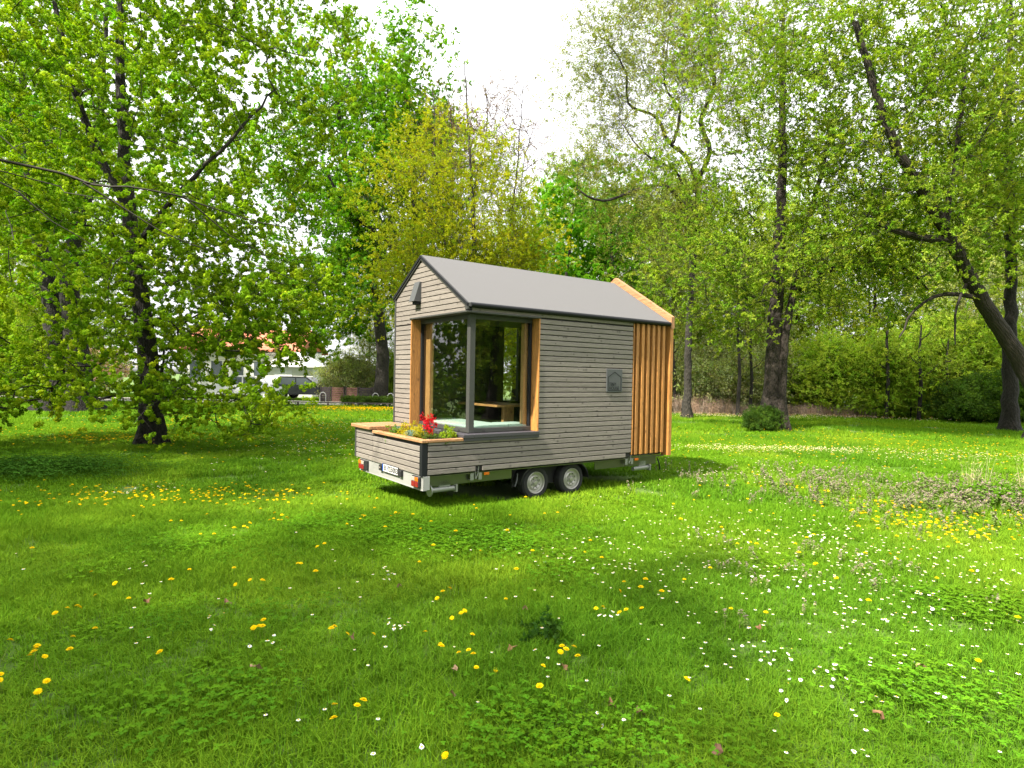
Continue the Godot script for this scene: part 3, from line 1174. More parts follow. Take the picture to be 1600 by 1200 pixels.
# one clump of leaves, about 1 m long along +y, to be scaled; vertex colours only vary leaf by leaf
func leaf_clump(kind: String, sd: int) -> ArrayMesh:
	var key := kind + str(sd)
	if clump_cache.has(key): return clump_cache[key]
	var keep := rng.state
	rng.seed = 1000 + sd * 7 + kind.hash() % 1000
	var mb := MB.new()
	var stem := Color(0.30, 0.20, 0.35)
	var bend := Vector3(rng.randf_range(-0.15, 0.15), 0, rng.randf_range(-0.15, 0.15))
	var along := func(t: float) -> Vector3: return Vector3(0, t, 0) + bend * t * t
	var tw := 0.014
	for k in 3:
		var s := Vector3(cos(TAU * k / 3.0), 0, sin(TAU * k / 3.0)) * tw
		var s2 := Vector3(cos(TAU * (k + 1) / 3.0), 0, sin(TAU * (k + 1) / 3.0)) * tw
		mb.tri(s, s2, along.call(0.9), stem)
	var rv := func() -> Vector3: return Vector3(rng.randfn(), rng.randfn(), rng.randfn()).normalized()
	var vc := func() -> Color:
		var q := rng.randf_range(0.78, 1.22)
		return Color(q * rng.randf_range(0.92, 1.1), q, q * rng.randf_range(0.8, 1.2))
	match kind:
		"ruffle":   # round winged seeds crowded along the twig
			for q in 4:
				var cc: Vector3 = along.call(0.1 + 0.27 * q) + (rv.call() as Vector3) * 0.10
				var br := rng.randf_range(0.20, 0.30)
				for k in 20:
					var d: Vector3 = rv.call()
					var side := d.cross(rv.call() as Vector3).normalized()
					var dir := (side + d * rng.randf_range(0.0, 0.7)).normalized()
					leaf(mb, cc + d * br * rng.randf_range(0.6, 1.0) - dir * 0.1, dir, d, rng.randf_range(0.17, 0.24), rng.randf_range(0.17, 0.24), -0.15, vc.call())
		"palmate":  # hand-shaped leaves that hang
			for k in 6:
				var p: Vector3 = along.call(rng.randf_range(0.2, 1.0))
				var out := (rv.call() as Vector3)
				out.y = rng.randf_range(-0.3, 0.4)
				out = out.normalized()
				var q := p + out * rng.randf_range(0.15, 0.32)
				var c: Color = vc.call()
				for f in 5:
					var a := (f - 2) * 0.62
					var sidev := out.cross(Vector3.UP).normalized()
					var d := (out * cos(a) + sidev * sin(a) + Vector3.DOWN * rng.randf_range(0.35, 0.8)).normalized()
					leaf(mb, q, d, Vector3.UP, rng.randf_range(0.34, 0.46), 0.15, 0.12, c)
		"sprig":    # short shoots with small leaves in tufts
			for t in 5:
				var c0: Vector3 = along.call(0.15 + 0.2 * t) + (rv.call() as Vector3) * 0.13
				for k in 6:
					var d: Vector3 = ((rv.call() as Vector3) + Vector3.UP * 0.35).normalized()
					leaf(mb, c0, d, rv.call(), rng.randf_range(0.14, 0.25), rng.randf_range(0.07, 0.12), 0.15, vc.call())
		"loose":    # sparse small leaves on a long thin twig
			for k in 16:
				var p: Vector3 = along.call(rng.randf_range(0.05, 1.0))
				var d: Vector3 = ((rv.call() as Vector3) + Vector3.DOWN * 0.45).normalized()
				leaf(mb, p + d * 0.07, d, rv.call(), rng.randf_range(0.12, 0.2), rng.randf_range(0.06, 0.1), 0.12, vc.call())
			for k in 3:
				var p: Vector3 = along.call(rng.randf_range(0.1, 0.8))
				var d: Vector3 = ((rv.call() as Vector3) + Vector3.UP * 0.3).normalized() * 0.3
				var s := d.cross(Vector3(0.3, 0.2, 0.9)).normalized() * 0.008
				mb.tri(p - s, p + s, p + d, stem)
		"rosette":  # tufts of mid-sized leaves at shoot ends
			for t in 3:
				var c0: Vector3 = along.call(0.3 + 0.32 * t) + (rv.call() as Vector3) * 0.16
				for k in 8:
					var d: Vector3 = ((rv.call() as Vector3) + Vector3.UP * 0.2).normalized()
					leaf(mb, c0, d, (Vector3.UP + (rv.call() as Vector3) * 0.7).normalized(), rng.randf_range(0.22, 0.34), rng.randf_range(0.12, 0.19), 0.12, vc.call())
		"broad":    # bushy, dense
			for k in 30:
				var p: Vector3 = (rv.call() as Vector3) * rng.randf_range(0.1, 0.5) + Vector3(0, 0.4, 0)
				var d: Vector3 = ((rv.call() as Vector3) + Vector3.UP * 0.2).normalized()
				leaf(mb, p, d, (Vector3.UP + (rv.call() as Vector3)).normalized(), rng.randf_range(0.18, 0.32), rng.randf_range(0.10, 0.17), 0.12, vc.call())
		"bud":      # nearly bare twig with buds
			for k in 9:
				var p: Vector3 = along.call(rng.randf_range(0.1, 1.0))
				var d: Vector3 = ((rv.call() as Vector3) + Vector3.UP * 0.6).normalized()
				leaf(mb, p, d, rv.call(), rng.randf_range(0.06, 0.11), 0.05, 0.2, vc.call())
			for k in 4:
				var p: Vector3 = along.call(rng.randf_range(0.1, 0.7))
				var d: Vector3 = ((rv.call() as Vector3) + Vector3.UP * 0.9).normalized() * 0.45
				var s := d.cross(Vector3(0.3, 0.2, 0.9)).normalized() * 0.009
				mb.tri(p - s, p + s, p + d, stem * 1.6)
	var r := mb.mesh(M.leaf)
	clump_cache[key] = r
	rng.state = keep
	return r


func catmull(pts: Array, step: float) -> PackedVector3Array:
	var out := PackedVector3Array()
	for k in pts.size() - 1:
		var p0: Vector3 = pts[maxi(k - 1, 0)]
		var p1: Vector3 = pts[k]
		var p2: Vector3 = pts[k + 1]
		var p3: Vector3 = pts[mini(k + 2, pts.size() - 1)]
		var m := maxi(1, int(ceil(p1.distance_to(p2) / step)))
		for s in m:
			out.append(p1.cubic_interpolate(p2, p0, p3, float(s) / m))
	out.append(pts[-1])
	return out


# A tree grown towards points scattered through its crown: each point is joined to the nearest wood, thickness follows from what hangs on a branch.
# o: path (trunk, metres from the foot), r0, r1, crowns [[centre, radii, count], ...], fork (lowest height of limbs), clumps per point, size, kind, colors, bark, droop, sd
func grow(called: String, label: String, category: String, at: Vector3, group: String, o: Dictionary) -> Node3D:
	var root := thing(called, label, category, at, 0.0, group)
	rng.seed = o.sd
	var nz := FastNoiseLite.new()
	nz.seed = o.sd
	nz.frequency = o.get("lump", 0.3)
	nz.fractal_octaves = 2
	var pos := PackedVector3Array()
	var par := PackedInt32Array()
	var given := PackedFloat32Array()
	var dirs := PackedVector3Array()
	var usable := PackedByteArray()
	var fork: float = o.get("fork", 2.0)
	for path: Array in o.paths:
		var tp := catmull(path[0], 0.4)
		var start := -1
		if path.size() > 3 and pos.size():
			var bd := 1e9
			for k in pos.size():
				var dd := pos[k].distance_squared_to(tp[0])
				if dd < bd:
					bd = dd
					start = k
		for k in tp.size():
			var p := tp[k]
			if k > 0: p += Vector3(rng.randf_range(-1, 1), 0, rng.randf_range(-1, 1)) * 0.035
			pos.append(p)
			par.append(pos.size() - 2 if k > 0 else start)
			given.append(lerpf(path[1], path[2], pow(float(k) / (tp.size() - 1), 0.8)))
			dirs.append((tp[mini(k + 1, tp.size() - 1)] - tp[maxi(k - 1, 0)]).normalized())
			usable.append(1 if p.y > fork else 0)
	var trunk_n := pos.size()
	# scatter the points
	var pts := []
	for cr: Array in o.crowns:
		var made := 0
		var tries := 0
		while made < cr[2] and tries < cr[2] * 20:
			tries += 1
			var d := Vector3(rng.randfn(), rng.randfn(), rng.randfn()).normalized() * pow(rng.randf(), 0.42)
			var p: Vector3 = cr[0] + d * cr[1]
			if p.y < o.get("floor", 0.6): continue
			if nz.get_noise_3dv(p) < o.get("gap", -0.12): continue
			made += 1
			var best := 1e9
			for k in range(0, trunk_n, 2):
				best = minf(best, pos[k].distance_squared_to(p))
			pts.append([best, p])
	pts.sort_custom(func(a, b): return a[0] < b[0])
	var tips := []
	var upk: float = o.get("up", 0.35)
	var droop: float = o.get("droop", 0.0)
	for e: Array in pts:
		var a: Vector3 = e[1]
		var best := 1e9
		var bi := trunk_n - 1
		for k in pos.size():
			if not usable[k]: continue
			var q := pos[k]
			var c := a.distance_squared_to(q)
			if c < best:
				var dy := q.y - a.y
				if dy > 0.0: c *= 1.0 + upk * 4.0 * dy / (sqrt(c) + 0.1)
				if c < best:
					best = c
					bi = k
		var n0 := pos[bi]
		var d0 := dirs[bi]
		var L := n0.distance_to(a)
		if L < 0.05: continue
		var to := (a - n0) / L
		var ctl := n0 + (to * 0.7 + d0 * 0.45 + Vector3.UP * (upk - droop * 0.2)).normalized() * L * 0.5
		var steps := maxi(1, int(ceil(L / o.get("seg", 0.5))))
		var prev := bi
		var line := [n0]
		for s in steps:
			var t := float(s + 1) / steps
			var p := n0 * (1 - t) * (1 - t) + ctl * 2 * t * (1 - t) + a * t * t
			p.y -= droop * L * 0.25 * t * t
			if s < steps - 1: p += Vector3(rng.randf_range(-1, 1), rng.randf_range(-1, 1), rng.randf_range(-1, 1)) * 0.07 * minf(L, 1.0)
			pos.append(p)
			par.append(prev)
			given.append(0.0)
			dirs.append((p - line[-1]).normalized())
			usable.append(1)
			line.append(p)
			prev = pos.size() - 1
		tips.append(line)
	# thickness
	var ex := 2.35
	var acc := PackedFloat32Array()
	acc.resize(pos.size())
	var kids := PackedInt32Array()
	kids.resize(pos.size())
	var rad := PackedFloat32Array()
	rad.resize(pos.size())
	var r_tip: float = o.get("tip", 0.0055)
	var main := PackedInt32Array()
	main.resize(pos.size())
	main.fill(-1)
	var mainr := PackedFloat32Array()
	mainr.resize(pos.size())
	for k in range(pos.size() - 1, -1, -1):
		var r := pow(acc[k], 1.0 / ex) if kids[k] > 0 else r_tip
		if k < trunk_n:
			r = maxf(minf(r * 0.8, given[k] * 1.0), given[k])
		rad[k] = r
		var p := par[k]
		if p >= 0:
			acc[p] += pow(r, ex)
			kids[p] += 1
			if r > mainr[p]:
				mainr[p] = r
				main[p] = k
	# wood, thick and thin apart
	var thick := MB.new()
	var thin := MB.new()
	thick.smooth = true
	thin.smooth = true
	for k in pos.size():
		var p := par[k]
		if p < 0: continue
		var r1 := rad[k]
		var r0 := rad[p] if main[p] == k else minf(rad[p] * 0.9, r1 * 1.25)
		if k < trunk_n and p < trunk_n and p == k - 1: r0 = rad[p]
		var mb := thick if r1 > 0.045 else thin
		var sides := 12 if r1 > 0.2 else (8 if r1 > 0.07 else (5 if r1 > 0.02 else 3))
		var d1 := dirs[k]
		var d0 := dirs[p] if main[p] == k or (k < trunk_n and p < trunk_n) else d1
		var ref := Vector3(0.31, 0.11, 0.94)
		var s0 := d0.cross(ref).normalized()
		var u0 := d0.cross(s0)
		var s1 := d1.cross(ref).normalized()
		var u1 := d1.cross(s1)
		var b := mb.v.size()
		var flare := 0.0
		if k < trunk_n: flare = o.get("flare", 0.5)
		for s in sides + 1:
			var w := TAU * s / sides
			var v0 := s0 * cos(w) + u0 * sin(w)
			var v1 := s1 * cos(w) + u1 * sin(w)
			var q0 := r0
			var q1 := r1
			if flare > 0.0 and pos[k].y < 2.5:
				var lob := 1.0 + 0.35 * sin(w * 5.0 + o.sd) * exp(-maxf(pos[p].y, 0.0) * 1.8)
				var lob1 := 1.0 + 0.35 * sin(w * 5.0 + o.sd) * exp(-maxf(pos[k].y, 0.0) * 1.8)
				q0 *= (1.0 + flare * exp(-maxf(pos[p].y, 0.0) * 2.6)) * lob
				q1 *= (1.0 + flare * exp(-maxf(pos[k].y, 0.0) * 2.6)) * lob1
			mb.v.append(pos[p] + v0 * q0)
			mb.v.append(pos[k] + v1 * q1)
			mb.n.append(v0)
			mb.n.append(v1)
			mb.c.append(Color.WHITE)
			mb.c.append(Color.WHITE)
			var us := maxf(1.0, roundf(r1 * 8.0)) * 0.5
			mb.uv.append(Vector2(us * s / sides, pos[p].y * 0.7 + pos[p].x * 0.3))
			mb.uv.append(Vector2(us * s / sides, pos[k].y * 0.7 + pos[k].x * 0.3))
		for s in sides:
			var i := b + s * 2
			mb.ix.append_array(PackedInt32Array([i, i + 1, i + 2, i + 1, i + 3, i + 2]))
	if thick.v.size():
		put("trunk", thick, o.bark, root)
	if thin.v.size():
		put("twigs", thin, o.get("twig_mat", M.twig), root).set_meta("kind", "stuff")
	# leaves
	var per: int = o.get("clumps", 5)
	var size: float = o.get("size", 0.3)
	var hang: float = o.get("hang", 0.0)
	var reach: float = o.get("reach", 0.35)
	var kinds := 4
	var xf := []
	var cl := []
	for k in kinds:
		xf.append([])
		cl.append([])
	var cols: Array = o.colors
	var shoots := MB.new()
	for line: Array in tips:
		var start := maxi(1, line.size() - 4)
		var base_c: Array = cols[rng.randi() % cols.size()]
		for k in per:
			var foot := Vector3.ZERO
			var i := rng.randi_range(start, line.size() - 1)
			var p: Vector3 = (line[i - 1] as Vector3).lerp(line[i], rng.randf())
			var d: Vector3 = ((line[i] as Vector3) - (line[i - 1] as Vector3)).normalized()
			var off := Vector3(rng.randfn(), rng.randfn() * 0.7, rng.randfn()) * reach
			if k == 0:
				off = Vector3.ZERO
				p = line[-1]
			foot = p
			p += off
			if p.y < 0.15 + at.y: continue
			if o.has("shoots") and k > 0:
				var sd := (p - foot).cross(Vector3(0.3, 0.2, 0.9)).normalized() * 0.0045
				var su := sd.cross(p - foot).normalized() * 0.0045
				shoots.tri(foot - sd, foot + sd, p)
				shoots.tri(foot - su, foot + su, p)
			d = (d * 0.8 + off.normalized() * 0.8 + Vector3(rng.randfn(), rng.randfn() + 0.5 - hang * 2.0, rng.randfn()) * 0.45).normalized()
			var sx := d.cross(Vector3(rng.randfn(), rng.randfn(), rng.randfn())).normalized()
			var sc := size * rng.randf_range(0.65, 1.35)
			var bs := Basis(sx, d, sx.cross(d)).scaled(Vector3.ONE * sc)
			var q := rng.randi() % kinds
			xf[q].append(Transform3D(bs, p))
			cl[q].append(tint(base_c, 0.22))
	if shoots.v.size():
		put("shoots", shoots, M.twig, root).set_meta("kind", "stuff")
	var crown := Node3D.new()
	crown.name = "crown"
	root.add_child(crown)
	for k in kinds:
		if xf[k].size():
			var mm := scatter("leaves" if k == 0 else "leaves_%03d" % k, leaf_clump(o.kind, k), xf[k], cl[k], crown)
	crown.set_meta("kind", "stuff")
	return root


func again(src: Node3D, label: String, at: Vector3, turn: float, scale_by: float, group := "") -> Node3D:
	var c: Node3D = src.duplicate()
	c.name = numbered(String(src.name).rstrip("0123456789").trim_suffix("_"))
	add_child(c)
	c.position = at
	c.rotation.y = turn
	c.scale = Vector3.ONE * scale_by
	c.set_meta("label", label)
	if group: c.set_meta("group", group)
	return c


func build_trees() -> void:
	var V := func(x, y, z) -> Vector3: return Vector3(x, y, z)
	var ruffle := [[0.29, 0.43, 0.016], [0.24, 0.39, 0.014], [0.34, 0.46, 0.018], [0.20, 0.35, 0.014]]
	var chestnut := [[0.16, 0.36, 0.014], [0.20, 0.39, 0.014], [0.13, 0.31, 0.012], [0.25, 0.39, 0.016]]
	var maple := [[0.42, 0.43, 0.018], [0.37, 0.40, 0.016], [0.30, 0.38, 0.016]]
	var pale := [[0.29, 0.33, 0.075], [0.32, 0.35, 0.085], [0.25, 0.31, 0.06]]
	var fresh := [[0.25, 0.37, 0.03], [0.285, 0.40, 0.035], [0.20, 0.33, 0.025], [0.32, 0.40, 0.05]]
	var wood_c := [[0.33, 0.44, 0.04], [0.27, 0.40, 0.035], [0.37, 0.45, 0.06], [0.22, 0.36, 0.025]]
	# the near tree with ruffled clumps, left of the lawn
	var elm := grow("ruffled_tree", "nearest tree with dark trunk and ruffled lime green clumps before the white house", "tree", on_ground(-8.43, -14.42), "", {
		"sd": 101, "shoots": true, "bark": M.bark_dark, "kind": "ruffle", "colors": ruffle, "clumps": 5, "size": 0.22, "reach": 0.24, "fork": 1.9, "gap": -0.13, "up": 0.25, "droop": 0.12, "flare": 0.55, "seg": 0.4, "floor": 0.35,
		"paths": [[[Vector3(0, -0.2, 0), Vector3(-0.12, 2.06, 0), Vector3(-0.42, 4.14, 0), Vector3(-0.52, 5.5, 0.1), Vector3(-0.75, 7.5, 0), Vector3(-0.9, 9.6, -0.1), Vector3(-0.9, 13.5, 0)], 0.27, 0.04],
			[[Vector3(-0.5, 5.4, 0.1), Vector3(-1.3, 7.2, 0.4), Vector3(-1.8, 9.2, 0.6), Vector3(-2.4, 12.5, 0.4)], 0.11, 0.03, 1],
			[[Vector3(-0.45, 4.6, 0.0), Vector3(0.7, 5.6, 0.5), Vector3(2.0, 6.9, 0.6), Vector3(2.9, 8.2, 0.3)], 0.09, 0.02, 1]],
		"crowns": [[Vector3(-0.6, 8.4, 0), Vector3(5.4, 6.6, 4.2), 950], [Vector3(-0.9, 3.8, 0.3), Vector3(5.2, 2.9, 3.6), 380], [Vector3(2.6, 3.0, 0.3), Vector3(2.1, 2.0, 2.2), 130], [Vector3(2.0, 1.15, 1.7), Vector3(2.6, 0.8, 1.3), 60], [Vector3(-3.6, 1.5, 1.6), Vector3(3.2, 1.4, 2.2), 150]]})
	# off to the side: same kind, its long bare boughs reach into view
	var elm2 := grow("ruffled_tree", "ruffled lime green tree at the very edge whose long bare boughs cross the view", "tree", on_ground(-13.5, -4.8), "", {
		"sd": 102, "shoots": true, "bark": M.bark_dark, "kind": "ruffle", "colors": ruffle, "clumps": 4, "size": 0.26, "reach": 0.30, "fork": 2.2, "gap": -0.2, "up": 0.25, "droop": 0.15, "flare": 0.5, "tip": 0.005,
		"paths": [[[Vector3(0, -0.2, 0), Vector3(0.1, 2.5, 0), Vector3(0.3, 5, 0.1), Vector3(0.3, 8, 0), Vector3(0.2, 12.5, 0)], 0.30, 0.04],
			[[Vector3(0.2, 3.6, 0), Vector3(3.36, 4.5, -0.74), Vector3(7.66, 4.16, -2.2), Vector3(8.67, 3.91, -2.2), Vector3(9.1, 3.88, -2.2), Vector3(9.6, 3.82, -2.3), Vector3(10.35, 3.62, -2.6), Vector3(10.8, 3.56, -2.7)], 0.052, 0.005, 1],
			[[Vector3(8.6, 3.92, -2.2), Vector3(9.2, 3.55, -2.3), Vector3(9.62, 3.32, -2.4), Vector3(10.16, 3.18, -2.7), Vector3(10.8, 2.95, -2.9)], 0.013, 0.004, 1],
			[[Vector3(9.7, 3.8, -2.3), Vector3(10.15, 3.42, -2.5), Vector3(10.5, 3.2, -2.7)], 0.012, 0.005, 1],
			[[Vector3(0.3, 3.2, 0.2), Vector3(3.95, 4.2, -0.8), Vector3(7.68, 4.02, -2.2), Vector3(8.4, 3.8, -2.2), Vector3(8.9, 3.74, -2.2)], 0.03, 0.005, 1],
			[[Vector3(7.5, 3.98, -2.2), Vector3(7.9, 3.78, -2.2), Vector3(8.28, 3.47, -2.2), Vector3(8.7, 3.2, -2.3)], 0.013, 0.005, 1]],
		"crowns": [[Vector3(0.2, 8.2, 0), Vector3(4.6, 5.6, 5.0), 820], [Vector3(0.8, 3.0, -1.2), Vector3(3.6, 1.9, 3.0), 220], [Vector3(2.6, 1.3, -5.4), Vector3(1.5, 0.9, 1.6), 46]]})
	# dark twin trunks far back
	grow("chestnut_tree", "tree with dark twin trunks far behind the ruffled tree", "tree", on_ground(-18.6, -25.6), "", {
		"sd": 103, "bark": M.bark_dark, "kind": "palmate", "colors": chestnut, "clumps": 2, "size": 0.5, "reach": 0.5, "fork": 5.0, "gap": -0.15, "flare": 0.7,
		"paths": [[[Vector3(-0.35, -0.2, 0), Vector3(-0.5, 4, 0), Vector3(-1.5, 9, 0), Vector3(-2, 16, 0)], 0.52, 0.06], [[Vector3(0.75, -0.2, 0.1), Vector3(0.45, 3, 0), Vector3(0.3, 6, 0.2), Vector3(1.2, 11, 0), Vector3(1.6, 17, 0)], 0.55, 0.06]],
		"crowns": [[Vector3(0, 12, 0), Vector3(6.5, 7.5, 5), 620]]})
	# tall chestnuts
	var ch := grow("chestnut_tree", "tallest bright green chestnut standing over the yard screens", "tree", on_ground(-7.9, -35.5), "", {
		"sd": 104, "shoots": true, "bark": M.bark_grey, "kind": "palmate", "colors": chestnut, "clumps": 4, "size": 0.36, "reach": 0.5, "fork": 5.0, "gap": -0.12, "up": 0.2, "lump": 0.22,
		"paths": [[[Vector3(0.3, -0.2, 0), Vector3(0.4, 3, 0), Vector3(-0.2, 7, 0), Vector3(-1.5, 12, 0), Vector3(-2.8, 20, 0)], 0.45, 0.05]],
		"crowns": [[Vector3(-3.2, 14.5, 0), Vector3(4.9, 8.2, 4.5), 900], [Vector3(-2.4, 6.8, 0), Vector3(4.4, 3.6, 4), 380]]})
	grow("chestnut_tree", "broad bright green chestnut with dark limbs behind the vent gable", "tree", on_ground(-4.3, -33.5), "", {
		"sd": 105, "shoots": true, "bark": M.bark_dark, "kind": "palmate", "colors": chestnut, "clumps": 4, "size": 0.36, "reach": 0.5, "fork": 4.5, "gap": -0.12, "up": 0.2, "lump": 0.22,
		"paths": [[[Vector3(0, -0.2, 0), Vector3(-0.2, 5, 0), Vector3(-0.7, 8.0, 0), Vector3(-1.3, 13, 0), Vector3(-1.8, 19, 0)], 0.5, 0.05], [[Vector3(-0.4, 6.6, 0), Vector3(-2.2, 8.6, 0.5), Vector3(-4.6, 10.5, 0.8), Vector3(-6.0, 13.0, 0.8)], 0.22, 0.05, 1], [[Vector3(-0.3, 6.0, 0), Vector3(-2.5, 7.2, 0.8), Vector3(-5.2, 7.8, 1.2)], 0.16, 0.04, 1]],
		"crowns": [[Vector3(-1.6, 14.2, 0), Vector3(3.9, 7.4, 3.6), 860], [Vector3(-3.6, 8.2, 0.8), Vector3(3.2, 3.4, 3), 230]]})
	# yellow-green maple behind the roof
	grow("maple_tree", "yellow green maple with bare twig tips rising behind the tiny house roof", "tree", on_ground(-1.3, -22.0), "", {
		"sd": 106, "shoots": true, "bark": M.bark_grey, "kind": "sprig", "colors": maple, "clumps": 9, "size": 0.30, "reach": 0.36, "fork": 2.6, "gap": -0.2, "up": 0.55,
		"paths": [[[Vector3(0, -0.2, 0), Vector3(0.05, 3, 0), Vector3(-0.15, 6, 0), Vector3(-0.3, 9, 0), Vector3(-0.6, 13.0, 0)], 0.15, 0.015], [[Vector3(0.0, 3.4, 0), Vector3(-0.9, 5.5, 0.2), Vector3(-1.4, 8, 0.2), Vector3(-1.7, 12.0, 0)], 0.07, 0.012, 1], [[Vector3(0.0, 3.8, 0), Vector3(0.9, 6.0, -0.2), Vector3(1.3, 8.5, 0), Vector3(1.5, 12.2, 0)], 0.06, 0.012, 1]],
		"crowns": [[Vector3(-0.9, 6.9, 0), Vector3(3.6, 4.3, 3.2), 560], [Vector3(-1.6, 4.6, 0.3), Vector3(3.2, 1.8, 2.4), 140], [Vector3(1.7, 5.0, 0), Vector3(2.2, 2.2, 2.0), 90]]})
	var bt := grow("bare_tree", "thin nearly leafless tree whose budding tips show above the yellow green maple", "tree", on_ground(-1.6, -27.5), "", {
		"sd": 107, "bark": M.bark_grey, "kind": "bud", "colors": [[0.30, 0.20, 0.14], [0.26, 0.2, 0.12], [0.3, 0.22, 0.17]], "clumps": 4, "size": 0.65, "reach": 0.3, "fork": 5.0, "gap": -0.3, "up": 0.9, "tip": 0.008,
		"paths": [[[Vector3(0, -0.2, 0), Vector3(0, 5, 0), Vector3(-0.2, 10, 0), Vector3(0.3, 13, 0), Vector3(0, 16.0, 0)], 0.09, 0.01], [[Vector3(0, 5.2, 0), Vector3(-1.2, 9, 0), Vector3(-1.2, 12, 0), Vector3(-1.7, 15.6, 0)], 0.045, 0.01, 1], [[Vector3(0, 6.2, 0), Vector3(1.6, 9, 0), Vector3(2.0, 11.6, 0), Vector3(2.9, 14.4, 0)], 0.045, 0.01, 1]],
		"crowns": [[Vector3(-0.2, 12.0, 0), Vector3(3.0, 3.8, 2.0), 360]]})
	# bright chestnut between the maple and the pale tree
	var ch3 := grow("chestnut_tree", "vivid green chestnut with dark stems above the larch roof edge", "tree", on_ground(4.6, -36.0), "", {
		"sd": 108, "bark": M.bark_dark, "kind": "palmate", "colors": [[0.14, 0.36, 0.014], [0.17, 0.38, 0.016], [0.11, 0.30, 0.014]], "clumps": 2, "size": 0.5, "reach": 0.45, "fork": 4.0, "gap": -0.12,
		"paths": [[[Vector3(-1.6, -0.2, 0), Vector3(-1.6, 6, 0), Vector3(-1.2, 12, 0)], 0.22, 0.04], [[Vector3(1.2, -0.2, 0), Vector3(1.3, 5, 0), Vector3(0.9, 12, 0)], 0.28, 0.04]],
		"crowns": [[Vector3(0.1, 9.5, 0), Vector3(3.7, 5.6, 3.2), 620]]})
	# pale tall tree
	grow("pale_tree", "tall pale olive tree with sinuous bare limbs right of the sky gap", "tree", on_ground(8.0, -28.0), "", {
		"sd": 109, "shoots": true, "bark": M.bark_grey, "kind": "loose", "colors": pale, "clumps": 10, "size": 0.46, "reach": 0.5, "fork": 6.0, "gap": -0.2, "up": 0.3, "droop": 0.2, "hang": 0.3, "lump": 0.2,
		"paths": [[[Vector3(0, -0.2, 0), Vector3(0.0, 5, 0), Vector3(0.3, 9, 0), Vector3(-0.1, 11.5, 0), Vector3(-1.2, 12.5, 0.2), Vector3(-1.7, 13.6, 0), Vector3(-2.9, 14.3, -0.2), Vector3(-3.1, 15.6, 0), Vector3(-4.0, 17, 0)], 0.2, 0.035],
			[[Vector3(0.1, 10.6, 0), Vector3(0.7, 12.0, 0.3), Vector3(0.3, 13.5, 0), Vector3(1.0, 15.2, -0.2), Vector3(0.6, 17, 0), Vector3(0.9, 21, 0)], 0.13, 0.03, 1], [[Vector3(-0.9, 12.5, 0), Vector3(-0.7, 13.8, 0.3), Vector3(-1.4, 15.0, 0.2), Vector3(-1.2, 17.5, 0)], 0.09, 0.02, 1], [[Vector3(0.3, 9.2, 0), Vector3(-0.6, 10.4, 0.5), Vector3(-1.0, 11.0, 0.8), Vector3(-2.4, 11.6, 1.0), Vector3(-3.4, 12.9, 1.0)], 0.09, 0.02, 1], [[Vector3(0.2, 8.6, 0.2), Vector3(-1.2, 10.2, 0.8), Vector3(-2.6, 10.0, 1.2), Vector3(-4.2, 9.4, 1.4), Vector3(-5.4, 9.9, 1.4)], 0.13, 0.04, 1]],
		"crowns": [[Vector3(-2.4, 14.0, 0), Vector3(4.6, 6.5, 4), 520], [Vector3(0.5, 17, 0), Vector3(5, 5.5, 4), 330], [Vector3(-1.6, 8.2, 0.6), Vector3(3.4, 2.6, 3), 80]]})
	# big tree standing on the lawn at the right
	grow("lawn_tree", "stout dark trunked tree on the lawn with a shrub at its foot", "tree", on_ground(9.54, -22.4), "", {
		"sd": 110, "shoots": true, "bark": M.bark_brown, "kind": "rosette", "colors": fresh, "clumps": 7, "size": 0.25, "reach": 0.38, "fork": 3.6, "gap": -0.2, "up": 0.3, "droop": 0.18, "flare": 0.5,
		"paths": [[[Vector3(-0.12, -0.2, 0), Vector3(-0.05, 3, 0), Vector3(0.05, 6, 0), Vector3(0.1, 9, 0), Vector3(0.0, 15, 0)], 0.36, 0.06], [[Vector3(0.3, -0.1, 0.25), Vector3(0.2, 2.2, 0.22), Vector3(0.55, 5, 0.1), Vector3(1.2, 8, 0), Vector3(2.2, 12, 0)], 0.19, 0.05],
			[[Vector3(0.5, 5.0, 0.1), Vector3(2.4, 6.0, 0.4), Vector3(4.2, 5.8, 0.6), Vector3(5.2, 5.0, 0.6)], 0.14, 0.03, 1]],
		"crowns": [[Vector3(0.2, 10.4, 0), Vector3(5.4, 6.6, 4.8), 900], [Vector3(-1.8, 5.6, 0.6), Vector3(3.6, 2.8, 3.2), 260], [Vector3(3.2, 6.0, 0.5), Vector3(3.4, 2.4, 3), 190]]})
